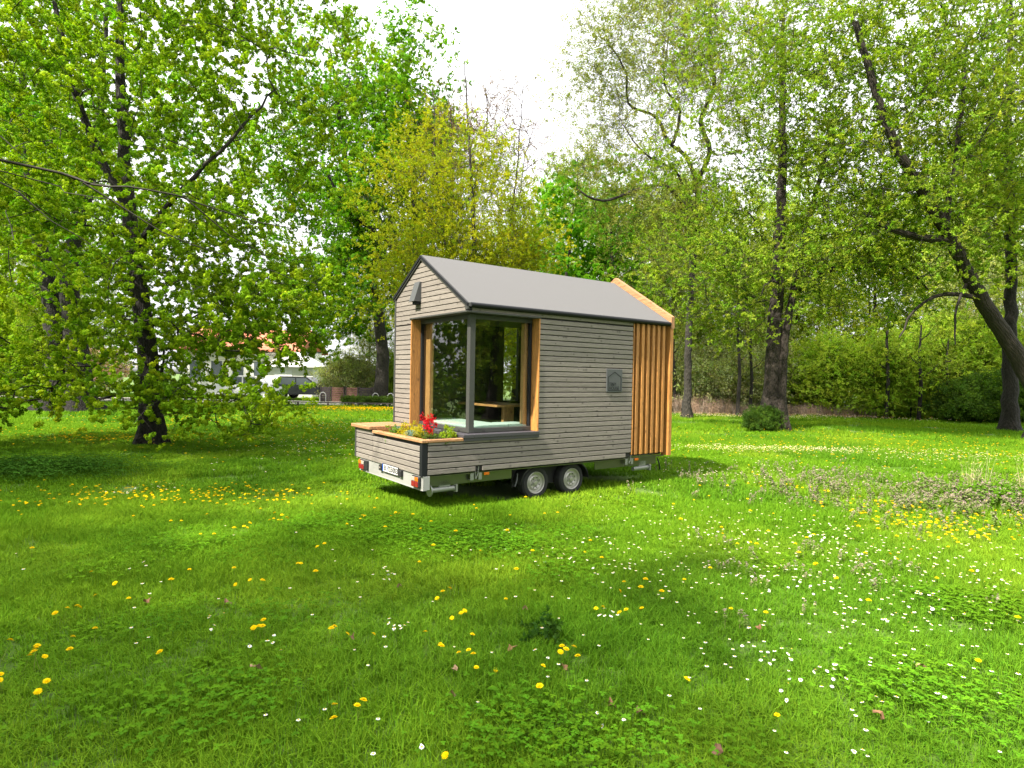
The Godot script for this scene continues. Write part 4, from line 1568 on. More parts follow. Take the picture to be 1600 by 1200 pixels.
	# leaning tree at the right edge and the upright one behind it
	grow("leaning_tree", "tree at the edge whose thick mossy trunk leans far over the lawn", "tree", on_ground(17.15, -20.0), "", {
		"sd": 111, "shoots": true, "bark": M.bark_brown, "kind": "rosette", "colors": fresh, "clumps": 7, "size": 0.25, "reach": 0.36, "fork": 4.2, "gap": -0.2, "up": 0.3, "droop": 0.22, "flare": 0.35,
		"paths": [[[Vector3(0.12, -0.2, 0), Vector3(0.05, 0.9, 0), Vector3(-0.15, 1.7, 0), Vector3(-1.0, 3.0, 0.1), Vector3(-2.6, 4.9, 0.5), Vector3(-3.7, 6.2, 1.0), Vector3(-5.0, 7.6, 1.5), Vector3(-6.3, 9.1, 2.0), Vector3(-7.6, 12.0, 2.4)], 0.33, 0.08],
			[[Vector3(-3.7, 6.2, 1.0), Vector3(-5.2, 6.3, 1.2), Vector3(-6.5, 6.8, 1.3)], 0.16, 0.05, 1], [[Vector3(-2.2, 4.5, 0.4), Vector3(-3.6, 4.6, 0.6), Vector3(-4.6, 4.1, 0.8), Vector3(-5.2, 3.2, 0.9)], 0.10, 0.025, 1], [[Vector3(-2.8, 5.1, 0.5), Vector3(-3.4, 4.2, 0.9), Vector3(-3.5, 3.0, 1.0)], 0.06, 0.02, 1], [[Vector3(-4.0, 6.6, 1.1), Vector3(-3.6, 9.0, 1.0), Vector3(-3.4, 12.5, 1.0)], 0.12, 0.04, 1]],
		"crowns": [[Vector3(-4.6, 11.2, 1.2), Vector3(5.0, 5.0, 4.2), 760], [Vector3(-4.4, 6.6, 1.0), Vector3(3.6, 2.2, 3.0), 170], [Vector3(0.4, 8.6, 0.3), Vector3(2.6, 3.4, 2.5), 190]]})
	grow("upright_tree", "straight dark trunk at the edge behind the leaning tree", "tree", on_ground(18.95, -23.5), "", {
		"sd": 112, "shoots": true, "bark": M.bark_dark, "kind": "rosette", "colors": [[0.24, 0.32, 0.02], [0.27, 0.35, 0.02], [0.2, 0.29, 0.02]], "clumps": 6, "size": 0.27, "reach": 0.38, "fork": 5.0, "gap": -0.15, "up": 0.3,
		"paths": [[[Vector3(0.1, -0.2, 0), Vector3(0, 5, 0), Vector3(-0.3, 12, 0), Vector3(-0.3, 17, 0)], 0.30, 0.05]],
		"crowns": [[Vector3(-0.2, 13.0, 0), Vector3(4.2, 5.5, 4), 520], [Vector3(0.6, 8, 0), Vector3(2.6, 2.4, 2.4), 120]]})

	# the wood beyond the meadow: three kinds, each copied
	var w1 := grow("woodland_tree", "olive green woodland tree behind the stout trunk", "tree", on_ground(11.5, -41.0), "woodland trees beyond the meadow", {
		"sd": 121, "bark": M.bark_grey, "kind": "broad", "colors": wood_c, "clumps": 4, "size": 0.36, "reach": 0.55, "fork": 1.5, "gap": -0.12, "lump": 0.25, "seg": 0.7,
		"paths": [[[Vector3(0, -0.2, 0), Vector3(0.2, 6, 0), Vector3(0, 15, 0)], 0.24, 0.04]],
		"crowns": [[Vector3(0, 9.5, 0), Vector3(4.0, 6.8, 3.4), 620], [Vector3(0, 3.4, 0.6), Vector3(3.6, 2.6, 2.6), 240]]})
	var w2 := grow("woodland_tree", "yellowish woodland tree with a thin twin stem beyond the meadow", "tree", on_ground(17.5, -40.0), "woodland trees beyond the meadow", {
		"sd": 122, "bark": M.bark_brown, "kind": "sprig", "colors": [[0.34, 0.43, 0.03], [0.37, 0.45, 0.04], [0.28, 0.39, 0.025]], "clumps": 6, "size": 0.5, "reach": 0.55, "fork": 1.2, "gap": -0.15, "lump": 0.25, "seg": 0.7,
		"paths": [[[Vector3(0, -0.2, 0), Vector3(-0.2, 5, 0), Vector3(0.3, 12, 0)], 0.17, 0.03], [[Vector3(0.5, -0.2, 0), Vector3(0.8, 5, 0), Vector3(1.4, 11, 0)], 0.12, 0.03]],
		"crowns": [[Vector3(0.3, 7.6, 0), Vector3(3.9, 5.6, 3.2), 560], [Vector3(0, 2.6, 0.5), Vector3(3.6, 2.2, 2.4), 240]]})
	var w3 := grow("woodland_tree", "pale grey green woodland tree right behind the larch fins", "tree", on_ground(8.6, -36.5), "woodland trees beyond the meadow", {
		"sd": 123, "bark": M.bark_grey, "kind": "loose", "colors": [[0.40, 0.46, 0.15], [0.35, 0.43, 0.10], [0.43, 0.46, 0.19]], "clumps": 5, "size": 0.7, "reach": 0.55, "fork": 1.0, "gap": -0.15, "seg": 0.7,
		"paths": [[[Vector3(0, -0.2, 0), Vector3(0.1, 4, 0), Vector3(-0.2, 11, 0)], 0.14, 0.03]],
		"crowns": [[Vector3(0, 6.8, 0), Vector3(3.4, 5.4, 3), 420], [Vector3(0, 2.2, 0.4), Vector3(3.2, 1.9, 2.2), 200]]})
	var wl := [[w2, 22.5, -38.5, 1.3, 1.05, "yellowish woodland tree above the dark round bush"], [w1, 27.5, -37.5, 2.2, 1.1, "olive green woodland tree at the outer edge of the wood"], [w3, 14.2, -37.2, 0.7, 0.95, "pale grey green woodland tree between the stout trunk and the leaning tree"],
		[w1, 20.0, -46.0, 4.0, 1.25, "tall olive woodland tree in the second row behind the leaning trunk"], [w2, 12.5, -49.0, 2.6, 1.35, "tall yellowish woodland tree in the second row behind the stout trunk"], [w1, 4.6, -46.0, 5.1, 1.2, "tall olive woodland tree behind the vivid green chestnut"],
		[w1, 33.0, -44.0, 0.4, 1.3, "tall olive woodland tree far out behind the upright trunk"], [w3, 25.2, -33.0, 3.3, 0.9, "pale grey green woodland tree beside the straight edge trunk"], [w2, 0.2, -44.0, 0.9, 1.1, "yellowish woodland tree behind the tiny house roof"],
		[w1, -23.5, -31.0, 1.1, 1.1, "olive woodland tree beside the dark twin trunks"], [w2, -30.5, -37.0, 2.0, 1.3, "yellowish woodland tree far behind the dark twin trunks"], [w3, -9.4, -40.5, 1.6, 0.62, "small pale tree with hanging twigs above the yard screens"], [w3, -6.6, -41.5, 4.4, 0.7, "pale tree behind the end of the yard screens"]]
	for e: Array in wl:
		again(e[0], e[5], on_ground(e[1], e[2]), e[3], e[4], "woodland trees beyond the meadow")
	var bl := grow("blossom_tree", "small tree with pale pink blossom behind the dark twin trunks", "tree", on_ground(-25.2, -37.5), "", {
		"sd": 124, "bark": M.bark_brown, "kind": "broad", "colors": [[0.62, 0.42, 0.42], [0.7, 0.55, 0.52], [0.5, 0.3, 0.32]], "clumps": 5, "size": 0.35, "reach": 0.4, "fork": 0.8, "gap": -0.3, "floor": 0.7,
		"paths": [[[Vector3(0, -0.2, 0), Vector3(0, 1.4, 0), Vector3(0.2, 2.6, 0)], 0.08, 0.03]],
		"crowns": [[Vector3(0, 1.9, 0), Vector3(1.7, 1.3, 1.5), 150]]})

	# shrubs along the far edge of the meadow
	var sb := grow("dark_shrub", "dark green round bush beside the leaning trunk", "shrub", on_ground(22.6, -28.6), "shrubs along the meadow edge", {
		"sd": 131, "bark": M.bark_dark, "kind": "broad", "colors": [[0.055, 0.115, 0.018], [0.075, 0.15, 0.02], [0.10, 0.185, 0.022]], "clumps": 7, "size": 0.36, "reach": 0.32, "fork": 0.1, "gap": -0.4, "floor": 0.1,
		"paths": [[[Vector3(0, -0.1, 0), Vector3(0.1, 0.5, 0), Vector3(0, 1.2, 0)], 0.05, 0.02]],
		"crowns": [[Vector3(0, 0.95, 0), Vector3(2.6, 1.25, 1.6), 330]]})
	var sb2 := grow("fresh_shrub", "yellow green shrub at the foot of the wood before the leaning trunk", "shrub", on_ground(19.2, -31.0), "shrubs along the meadow edge", {
		"sd": 132, "bark": M.bark_brown, "kind": "sprig", "colors": [[0.34, 0.47, 0.05], [0.38, 0.49, 0.06], [0.27, 0.42, 0.035]], "clumps": 7, "size": 0.42, "reach": 0.42, "fork": 0.1, "lump": 0.7, "gap": 0.0, "floor": 0.1,
		"paths": [[[Vector3(0, -0.1, 0), Vector3(0.1, 1.0, 0), Vector3(0, 3.4, 0)], 0.05, 0.02], [[Vector3(0.8, -0.1, 0.2), Vector3(1.0, 1.0, 0), Vector3(1.5, 2.9, 0)], 0.04, 0.02], [[Vector3(-0.9, -0.1, 0.3), Vector3(-1.1, 1.0, 0.4), Vector3(-1.3, 3.0, 0.5)], 0.04, 0.02]],
		"crowns": [[Vector3(0, 2.0, 0), Vector3(2.4, 2.3, 1.7), 380]]})
	var sb3 := grow("pale_shrub", "pale grey green wispy shrub left of the stout trunk", "shrub", on_ground(9.4, -33.0), "shrubs along the meadow edge", {
		"sd": 133, "bark": M.bark_grey, "kind": "loose", "colors": [[0.40, 0.45, 0.20], [0.44, 0.46, 0.25], [0.33, 0.41, 0.14]], "clumps": 11, "size": 0.6, "reach": 0.36, "fork": 0.1, "gap": -0.4, "floor": 0.1, "up": 0.8,
		"paths": [[[Vector3(0, -0.1, 0), Vector3(0.1, 0.8, 0), Vector3(0, 2.0, 0)], 0.05, 0.02], [[Vector3(-0.8, -0.1, 0.2), Vector3(-1.0, 1.0, 0), Vector3(-1.3, 2.0, 0)], 0.04, 0.02]],
		"crowns": [[Vector3(0, 1.35, 0), Vector3(2.2, 1.5, 1.5), 300]]})
	again(sb, "low leafy bush hugging the foot of the stout trunk", on_ground(9.0, -21.9), 0.8, 0.36)
	again(sb, "small dark bush further along toward the upright trunk", on_ground(26.0, -29.6), 2.4, 1.1)
	var sl := [[sb2, 16.6, -32.6, 1.0, 1.0, "yellow green shrub above the end of the dry stalks"], [sb2, 22.2, -31.6, 2.5, 1.25, "tall yellow green shrub behind the dark round bush"], [sb3, 12.4, -33.8, 1.3, 1.0, "pale wispy shrub right of the stout trunk"], [sb3, 6.9, -33.6, 2.9, 1.05, "pale wispy shrub next to the larch fins"],
		[sb3, 14.6, -34.8, 4.1, 1.25, "taller pale wispy shrub behind the dry stalks"], [sb2, 25.6, -32.4, 4.4, 1.2, "yellow green shrub behind the small dark bush"], [sb3, 11.0, -35.2, 3.3, 1.3, "pale wispy shrub in the shade behind the stout trunk"],
		[sb2, 10.2, -37.0, 5.2, 1.3, "yellow green shrub in the shade between pale shrubs"], [sb2, -27.5, -31.0, 0.5, 1.2, "yellow green shrub at the far edge behind the twin trunks"], [sb2, -7.0, -39.0, 1.9, 0.8, "yellow green shrub behind the dark board screen"], [sb3, -10.3, -38.8, 2.2, 0.95, "pale wispy shrub behind the brown yard screens"]]
	for e: Array in sl:
		again(e[0], e[5], on_ground(e[1], e[2]), e[3], e[4], "shrubs along the meadow edge")
	# thin stems of young trees at the wood's edge
	var names := ["thin pale trunk of a young tree right of the stout trunk", "thin reddish stub of a young tree amid the shrubs", "slender pale stem left of the dark round bush", "slender dark stem behind the larch fins",
		"slender dark stem between the reddish stub and the pale stem", "thin leaning stem above the dark round bush", "thin dark stem close left of the stout trunk", "pale stem half hidden by the yellow green shrub in the middle of the hedge"]
	var at := [Vector3(12.2, 0, -31.5), Vector3(16.0, 0, -32.0), Vector3(21.2, 0, -30.0), Vector3(8.3, 0, -31.6), Vector3(18.2, 0, -29.9), Vector3(23.4, 0, -30.6), Vector3(11.2, 0, -30.5), Vector3(19.6, 0, -29.6)]
	for k in 8:
		var h: float = [5.2, 2.3, 4.0, 4.4, 5.5, 4.8, 6.0, 4.6][k]
		var tr := thing("young_tree", names[k], "tree", at[k], 0.0, "young trees at the edge of the wood")
		var mb := MB.new()
		tube(mb, [Vector3(0, -0.1, 0), Vector3(0.08, h * 0.35, 0), Vector3(-0.08, h * 0.7, 0.05), Vector3(0.02, h, 0)], [0.10, 0.08, 0.06, 0.03], 8)
		put("trunk", mb, [M.bark_grey, M.bark_brown, M.bark_grey, M.bark_dark][k % 4], tr)
		for q in 4:
			mb = MB.new()
			var y := h * (0.45 + 0.13 * q)
			var a := q * 2.3 + k
			tube(mb, [Vector3(0, y, 0), Vector3(cos(a) * 0.4, y + 0.25, sin(a) * 0.4), Vector3(cos(a) * 0.8, y + 0.75, sin(a) * 0.8)], [0.03, 0.02, 0.008], 5)
			put("branch", mb, M.bark_grey, tr)
		var xf := []
		var cl := []
		for q in 60:
			var y := h * rng.randf_range(0.5, 1.1)
			xf.append(Transform3D(rand_basis(0.45), Vector3(rng.randfn() * 0.6, y, rng.randfn() * 0.6)))
			cl.append(tint([0.2, 0.26, 0.04], 0.25))
		scatter("leaves", leaf_clump("loose", 1), xf, cl, tr)
	# trees beside and behind the camera: seen in the panes and by the shade they throw
	again(elm2, "ruffled tree behind the viewer whose shade falls on the near lawn", on_ground(-8.6, 2.3), 2.0, 1.0, "trees outside the frame")
	again(elm2, "ruffled tree behind the viewer reflected in the window", on_ground(-3.2, 7.0), 3.9, 1.0, "trees outside the frame")
	var ofr := [[w1, 15.0, -3.2, 0.3, 0.95, "olive tree standing nearest outside the frame, reflected in the side pane"], [w2, 20.5, -0.8, 2.2, 1.15, "yellowish tree outside the frame, reflected in the side pane"], [w1, 27.5, 1.5, 4.0, 1.2, "olive tree in the second row outside the frame, reflected in the side pane"],
		[w2, 25.5, -5.5, 1.0, 1.2, "yellowish tree in the second row outside the frame"], [w1, 36.0, 5.0, 5.0, 1.3, "olive tree in the last row outside the frame"], [sb2, 18.0, -2.0, 1.0, 1.2, "yellow green shrub outside the frame, reflected in the side pane"], [sb2, 23.5, 0.5, 2.0, 1.3, "yellow green shrub further outside the frame"]]
	for e: Array in ofr:
		again(e[0], e[5], on_ground(e[1], e[2]), e[3], e[4], "trees outside the frame")

	# dry pinkish stalks along the edge of the wood
	var xf := []
	var cl := []
	for k in 1500:
		var x := rng.randf_range(6.2, 18.4)
		var z := -31.6 - (x - 6.0) * 0.02 + rng.randfn() * 0.7
		xf.append(Transform3D(Basis(Vector3.UP, rng.randf() * TAU).scaled(Vector3.ONE * rng.randf_range(0.35, 0.85) * (1.2 if x < 11 else 0.8)), on_ground(x, z)))
		cl.append(tint([0.34, 0.25, 0.19], 0.3))
	scatter("dry_stalks", stalk_tuft(), xf, cl)
	# a tuft of tall straw in the nettle patch
	xf = []
	cl = []
	for k in 5:
		xf.append(Transform3D(Basis(Vector3.UP, rng.randf() * TAU).scaled(Vector3(0.5, rng.randf_range(0.5, 0.9), 0.5)), on_ground(7.5 + 0.28 * k, -9.8 + rng.randfn() * 0.3)))
		cl.append(tint([0.42, 0.36, 0.18], 0.2))
	scatter("dry_straw", stalk_tuft(), xf, cl)


func stalk_tuft() -> ArrayMesh:
	var mb := MB.new()
	for k in 14:
		var a := rng.randf() * TAU
		var d := Vector3(cos(a), 0, sin(a))
		var p := d * rng.randf() * 0.12
		var top := p + d * rng.randf_range(0.1, 0.5) + Vector3.UP * rng.randf_range(0.5, 1.1)
		var s := d.cross(Vector3.UP) * 0.009
		mb.tri(p - s, p + s, top, Color(1, 1, 1) * rng.randf_range(0.7, 1.2))
		for q in 3:
			var b := p.lerp(top, rng.randf_range(0.4, 1.0))
			var e := Vector3(rng.randfn(), rng.randf(), rng.randfn()) * 0.12
			mb.tri(b - s, b + s, b + e, Color(1, 1, 1) * rng.randf_range(0.7, 1.2))
	return mb.mesh(M.dry)


# ---------------------------------------------------------------- lawn
func grass_tile(sd: int, count: int, half: float, h0: float, h1: float, w: float, segs: int) -> ArrayMesh:
	rng.seed = 500 + sd
	var mb := MB.new()
	var tufts := []
	for k in int(count / 22.0) + 1:
		tufts.append(Vector3(rng.randf_range(-half, half), 0, rng.randf_range(-half, half)))
	for k in count:
		var p: Vector3
		if rng.randf() < 0.6:
			p = tufts[rng.randi() % tufts.size()] + Vector3(rng.randfn(), 0, rng.randfn()) * half * 0.085
		else:
			p = Vector3(rng.randf_range(-half, half), 0, rng.randf_range(-half, half)) * 1.12
		var a := rng.randf() * TAU
		var d := Vector3(cos(a), 0, sin(a))
		var s := d.cross(Vector3.UP) * w * rng.randf_range(0.6, 1.2) * 0.5
		var h := rng.randf_range(h0, h1)
		var lean := h * absf(rng.randfn()) * 0.75
		var v := rng.randf_range(0.7, 1.3)
		var col := Color(v, v, v)
		var u := rng.randf()
		if u < 0.10: col = Color(v * 1.5, v * 1.1, v * 1.2)
		elif u < 0.115: col = Color(2.2, 1.2, 3.0)
		elif u < 0.3: col = Color(v * 0.75, v * 0.92, v * 1.3)
		var m1 := p + d * lean * 0.22 + Vector3.UP * h * 0.5
		var top := p + d * lean + Vector3.UP * h * (1.0 - 0.25 * minf(1.0, lean / h))
		if segs > 1:
			mb.tri(p - s, p + s, m1 + s * 0.85, col * 0.9)
			mb.tri(p - s, m1 + s * 0.85, m1 - s * 0.85, col * 0.9)
			mb.tri(m1 - s * 0.85, m1 + s * 0.85, top, col)
		else:
			mb.tri(p - s, p + s, top, col)
	return mb.mesh(M.grass)


func clover_tile(sd: int) -> ArrayMesh:
	rng.seed = 700 + sd
	var mb := MB.new()
	for k in 90:
		var p := Vector3(rng.randfn(), 0, rng.randfn()) * 0.17
		var h := rng.randf_range(0.05, 0.11)
		var v := rng.randf_range(0.75, 1.25)
		var r := rng.randf_range(0.010, 0.017)
		var yaw := rng.randf() * TAU
		var c := p + Vector3(rng.randfn() * 0.01, h, rng.randfn() * 0.01)
		mb.tri(p + Vector3(0.001, 0, 0), p - Vector3(0.001, 0, 0), c, Color(v, v, v))
		for f in 3:
			var a := yaw + TAU * f / 3.0
			var d := Vector3(cos(a), rng.randf_range(-0.1, 0.35), sin(a))
			leaf(mb, c, d.normalized(), Vector3.UP, r * 1.5, r * 1.3, 0.12, Color(v, v, v))
	return mb.mesh(M.grass)


func in_house(p: Vector3, pad: float) -> bool:
	var q: Vector3 = house_basis.inverse() * (p - HOUSE_AT)
	return q.x > -2.2 - pad and q.x < pad and -q.z > -0.1 - pad and -q.z < 4.8 + pad


func lawn_color(x: float, z: float) -> Color:
	var a := n_patch.get_noise_2d(x, z)
	var b := n_fine.get_noise_2d(x * 0.35 + 40.0, z * 0.35)
	var g := Color(0.130, 0.265, 0.012)
	g = g.lerp(Color(0.205, 0.325, 0.018), clampf(a * 1.1 + 0.3, 0, 1))
	g = g.lerp(Color(0.078, 0.20, 0.012), clampf(-b * 1.3, 0, 0.7))
	return g


func build_lawn() -> void:
	var zones := [
		{"step": 0.40, "z0": 1.2, "z1": 8.5, "half": 0.26, "n": 2000, "h0": 0.03, "h1": 0.105, "w": 0.0046, "seg": 2},
		{"step": 0.85, "z0": 8.2, "z1": 19.5, "half": 0.52, "n": 2600, "h0": 0.04, "h1": 0.11, "w": 0.0095, "seg": 2},
		{"step": 1.7, "z0": 19.0, "z1": 44.0, "half": 1.0, "n": 2200, "h0": 0.05, "h1": 0.14, "w": 0.024, "seg": 1}]
	var zi := 0
	for zn: Dictionary in zones:
		var tiles := []
		for k in 4:
			tiles.append(grass_tile(zi * 10 + k, zn.n, zn.half, zn.h0, zn.h1, zn.w, zn.seg))
		rng.seed = 800 + zi
		var xf := [[], [], [], []]
		var cl := [[], [], [], []]
		var z: float = zn.z0
		while z < zn.z1:
			var hw := z * 0.92 + 2.0
			var x := -hw
			while x < hw:
				var px: float = x + rng.randf_range(-0.3, 0.3) * zn.step
				var pz: float = -z + rng.randf_range(-0.3, 0.3) * zn.step
				var q := rng.randi() % 4
				var tall := clampf(0.95 + 0.75 * n_patch.get_noise_2d(px + 90.0, pz), 0.5, 1.5)
				if in_house(Vector3(px, 0, pz), -0.42):
					x += zn.step
					continue
				var b := Basis(Vector3.UP, rng.randf() * TAU).scaled(Vector3(1, tall, 1))
				xf[q].append(Transform3D(b, on_ground(px, pz)))
				cl[q].append(lawn_color(px, pz))
				x += zn.step
			z += zn.step
		for q in 4:
			scatter("lawn_grass", tiles[q], xf[q], cl[q])
		zi += 1
	# clover and ground ivy
	var xf := [[], []]
	var cl := [[], []]
	var tiles := [clover_tile(1), clover_tile(2)]
	rng.seed = 900
	var spots := [[-1.12, -6.87, 1.0, 24], [-0.24, -6.4, 0.9, 28], [-7.9, -10.4, 1.1, 60], [3.77, -4.7, 0.5, 14], [-1.42, -3.3, 0.5, 6], [2.53, -3.5, 0.5, 7], [7.9, -9.3, 0.8, 30], [0.2, -3.0, 0.5, 8], [-3.1, -6.0, 1.2, 9], [-2.2, -3.9, 0.7, 4]]
	for s: Array in spots:
		for k in s[3]:
			var p := on_ground(s[0] + rng.randfn() * s[2] * 0.6, s[1] + rng.randfn() * s[2] * 0.4)
			var big := 1.0 if absf(s[1]) < 8.0 else 1.7
			xf[k % 2].append(Transform3D(Basis(Vector3.UP, rng.randf() * TAU).scaled(Vector3.ONE * big * rng.randf_range(0.8, 1.3)), p))
			cl[k % 2].append(tint([0.05, 0.13, 0.012] if s[0] < -6.0 else [0.085, 0.205, 0.008], 0.2))
	for k in 26:
		var z := rng.randf_range(2.4, 9.0)
		var p := on_ground(rng.randf_range(-1, 1) * (z * 0.9), -z)
		if n_patch.get_noise_2d(p.x - 50.0, p.z) < 0.1: continue
		xf[k % 2].append(Transform3D(Basis(Vector3.UP, rng.randf() * TAU), p))
		cl[k % 2].append(tint([0.10, 0.225, 0.008], 0.2))
	for q in 2:
		scatter("clover", tiles[q], xf[q], cl[q])


# ---------------------------------------------------------------- plants of the planter box
func at_house(x: float, y: float, z: float) -> Vector3:
	return HOUSE_AT + house_basis * Vector3(x, y, -z)


func build_planter() -> void:
	rng.seed = 41
	var plants := [["golden_plant", "bushy yellow leaved plant in the planter box", Vector3(-0.78, 0.36, 0.20), [0.55, 0.47, 0.03], 90, 0.20, 0.13, "broad"],
		["lime_plant", "lime green leafy plant right of the red flowers in the planter", Vector3(-0.22, 0.36, 0.42), [0.24, 0.34, 0.02], 50, 0.11, 0.13, "rosette"],
		["green_plant", "dark green low plant at the corner of the planter box", Vector3(-0.16, 0.36, 0.16), [0.09, 0.14, 0.025], 60, 0.15, 0.08, "sprig"],
		["small_lime_plant", "small pale green plant under the bench lid in the planter", Vector3(-1.12, 0.36, 0.06), [0.22, 0.36, 0.05], 30, 0.08, 0.09, "rosette"]]
	for p: Array in plants:
		var t := thing(p[0], p[1], "plant", at_house(p[2].x, p[2].y, p[2].z), 0.0, "plants in the planter box")
		var mb := MB.new()
		for k in 7:
			var a := TAU * k / 7.0
			tube(mb, [Vector3(0, -0.02, 0), Vector3(cos(a) * p[5] * 0.5, p[6] * 0.6, sin(a) * p[5] * 0.5), Vector3(cos(a) * p[5] * 0.8, p[6] * 1.3, sin(a) * p[5] * 0.8)], [0.006, 0.005, 0.003], 4)
		put("stem", mb, M.twig, t)
		var xf := []
		var cl := []
		for k in p[4]:
			var d := Vector3(rng.randfn(), absf(rng.randfn()), rng.randfn()).normalized() * rng.randf_range(0.5, 1.0)
			xf.append(Transform3D(rand_basis(0.11), Vector3(d.x * p[5], d.y * p[6] * 1.5, d.z * p[5])))
			cl.append(tint(p[3], 0.2))
		scatter("foliage", leaf_clump(p[7], 2), xf, cl, t)
	for e: Array in [["blue_grass_tuft", "blue grey grass tuft at the front rim of the planter", Vector3(-0.55, 0.36, 0.04)], ["blue_grass_tuft", "blue grey grass tuft beside the bench lid in the planter", Vector3(-1.32, 0.36, 0.22)]]:
		var t := thing(e[0], e[1], "plant", at_house(e[2].x, e[2].y, e[2].z), 0.0, "plants in the planter box")
		for k in 70:
			var a := rng.randf() * TAU
			var d := Vector3(cos(a), 0, sin(a))
			var mb := MB.new()
			var h := rng.randf_range(0.08, 0.15)
			var l := rng.randf_range(0.05, 0.16)
			var s := d.cross(Vector3.UP) * 0.004
			var v := rng.randf_range(0.8, 1.2)
			var c := Color(0.20 * v, 0.30 * v, 0.27 * v)
			mb.tri(-s, s, d * l * 0.4 + Vector3.UP * h + s * 0.8, c)
			mb.tri(-s, d * l * 0.4 + Vector3.UP * h + s * 0.8, d * l * 0.4 + Vector3.UP * h - s * 0.8, c)
			mb.tri(d * l * 0.4 + Vector3.UP * h - s * 0.8, d * l * 0.4 + Vector3.UP * h + s * 0.8, d * l + Vector3.UP * h * 0.7, c)
			put("blade", mb, M.leaf, t)
	var t := thing("red_flower_plant", "plant with plumes of red flowers in the planter before the window", "plant", at_house(-0.46, 0.36, 0.30), 0.0, "plants in the planter box")
	for k in 7:
		var q := Vector3([-0.20, -0.10, 0.02, 0.10, 0.04, 0.16, -0.04][k], [0.30, 0.27, 0.29, 0.24, 0.20, 0.12, 0.22][k], [0.02, -0.05, 0.04, 0.0, 0.08, 0.10, 0.06][k])
		var p := house_basis * q
		var mb := MB.new()
		tube(mb, [Vector3.ZERO, p * 0.5 + Vector3(0, 0.02, 0), p], [0.006, 0.005, 0.004], 5)
		var st := put("stem", mb, M.twig, t)
		mb = MB.new()
		for f in 34:
			var d := Vector3(rng.randfn(), rng.randfn(), rng.randfn()).normalized()
			var c := p + Vector3(0, rng.randf_range(-0.04, 0.05), 0) + d * 0.02
			var v := rng.randf_range(0.7, 1.3)
			leaf(mb, c, d, Vector3(rng.randfn(), rng.randfn(), rng.randfn()).normalized(), 0.034, 0.026, 0.2, Color(0.55 * v, 0.015 * v, 0.03 * v))
		put("flower", mb, M.leaf, st)
		mb = MB.new()
		for f in 9:
			var d := Vector3(rng.randfn(), rng.randf() * 0.3, rng.randfn()).normalized()
			leaf(mb, p * rng.randf_range(0.2, 0.7), d, Vector3.UP, 0.08, 0.035, 0.1, Color(0.09, 0.08, 0.02))
		put("leaf", mb, M.leaf, st)


# ---------------------------------------------------------------- flowers and fallen leaves
func dandelion(sd: int) -> ArrayMesh:
	rng.seed = 300 + sd
	var mb := MB.new()
	var h := rng.randf_range(0.10, 0.15)
	var lean := Vector3(rng.randfn() * 0.012, h, rng.randfn() * 0.012)
	for k in 3:
		var a := TAU * k / 3.0
		var b := TAU * (k + 1) / 3.0
		mb.tri(Vector3(cos(a), 0, sin(a)) * 0.0025, Vector3(cos(b), 0, sin(b)) * 0.0025, lean, Color(0.16, 0.2, 0.04))
	for ring in 3:
		var r: float = [0.020, 0.015, 0.008][ring]
		var n: int = [16, 12, 7][ring]
		for k in n:
			var a := TAU * (k + ring * 0.5) / n
			var d := Vector3(cos(a), [0.12, 0.45, 1.0][ring], sin(a)).normalized()
			var v := rng.randf_range(0.85, 1.1)
			leaf(mb, lean + Vector3(0, 0.002 * ring, 0), d, Vector3.UP, r * rng.randf_range(0.9, 1.1), r * 0.5, 0.1, Color(0.84 * v, 0.60 * v, 0.004))
	return mb.mesh(M.petal)


func daisy(sd: int) -> ArrayMesh:
	rng.seed = 350 + sd
	var mb := MB.new()
	var h := rng.randf_range(0.08, 0.13)
	var lean := Vector3(rng.randfn() * 0.012, h, rng.randfn() * 0.012)
	mb.tri(Vector3(0.0015, 0, 0), Vector3(-0.0015, 0, 0), lean, Color(0.12, 0.2, 0.04))
	mb.tri(Vector3(0, 0, 0.0015), Vector3(0, 0, -0.0015), lean, Color(0.12, 0.2, 0.04))
	var n := 11
	for k in n:
		var a := TAU * k / n
		var d := Vector3(cos(a), 0.18, sin(a)).normalized()
		leaf(mb, lean, d, Vector3.UP, rng.randf_range(0.011, 0.0145), 0.008, 0.05, Color(0.82, 0.81, 0.80))
	for k in 6:
		var a := TAU * k / 6.0
		var b := TAU * (k + 1) / 6.0
		mb.tri(lean + Vector3(cos(a) * 0.0055, 0.003, sin(a) * 0.0055), lean + Vector3(cos(b) * 0.0055, 0.003, sin(b) * 0.0055), lean + Vector3(0, 0.006, 0), Color(0.8, 0.5, 0.02))
	return mb.mesh(M.petal)


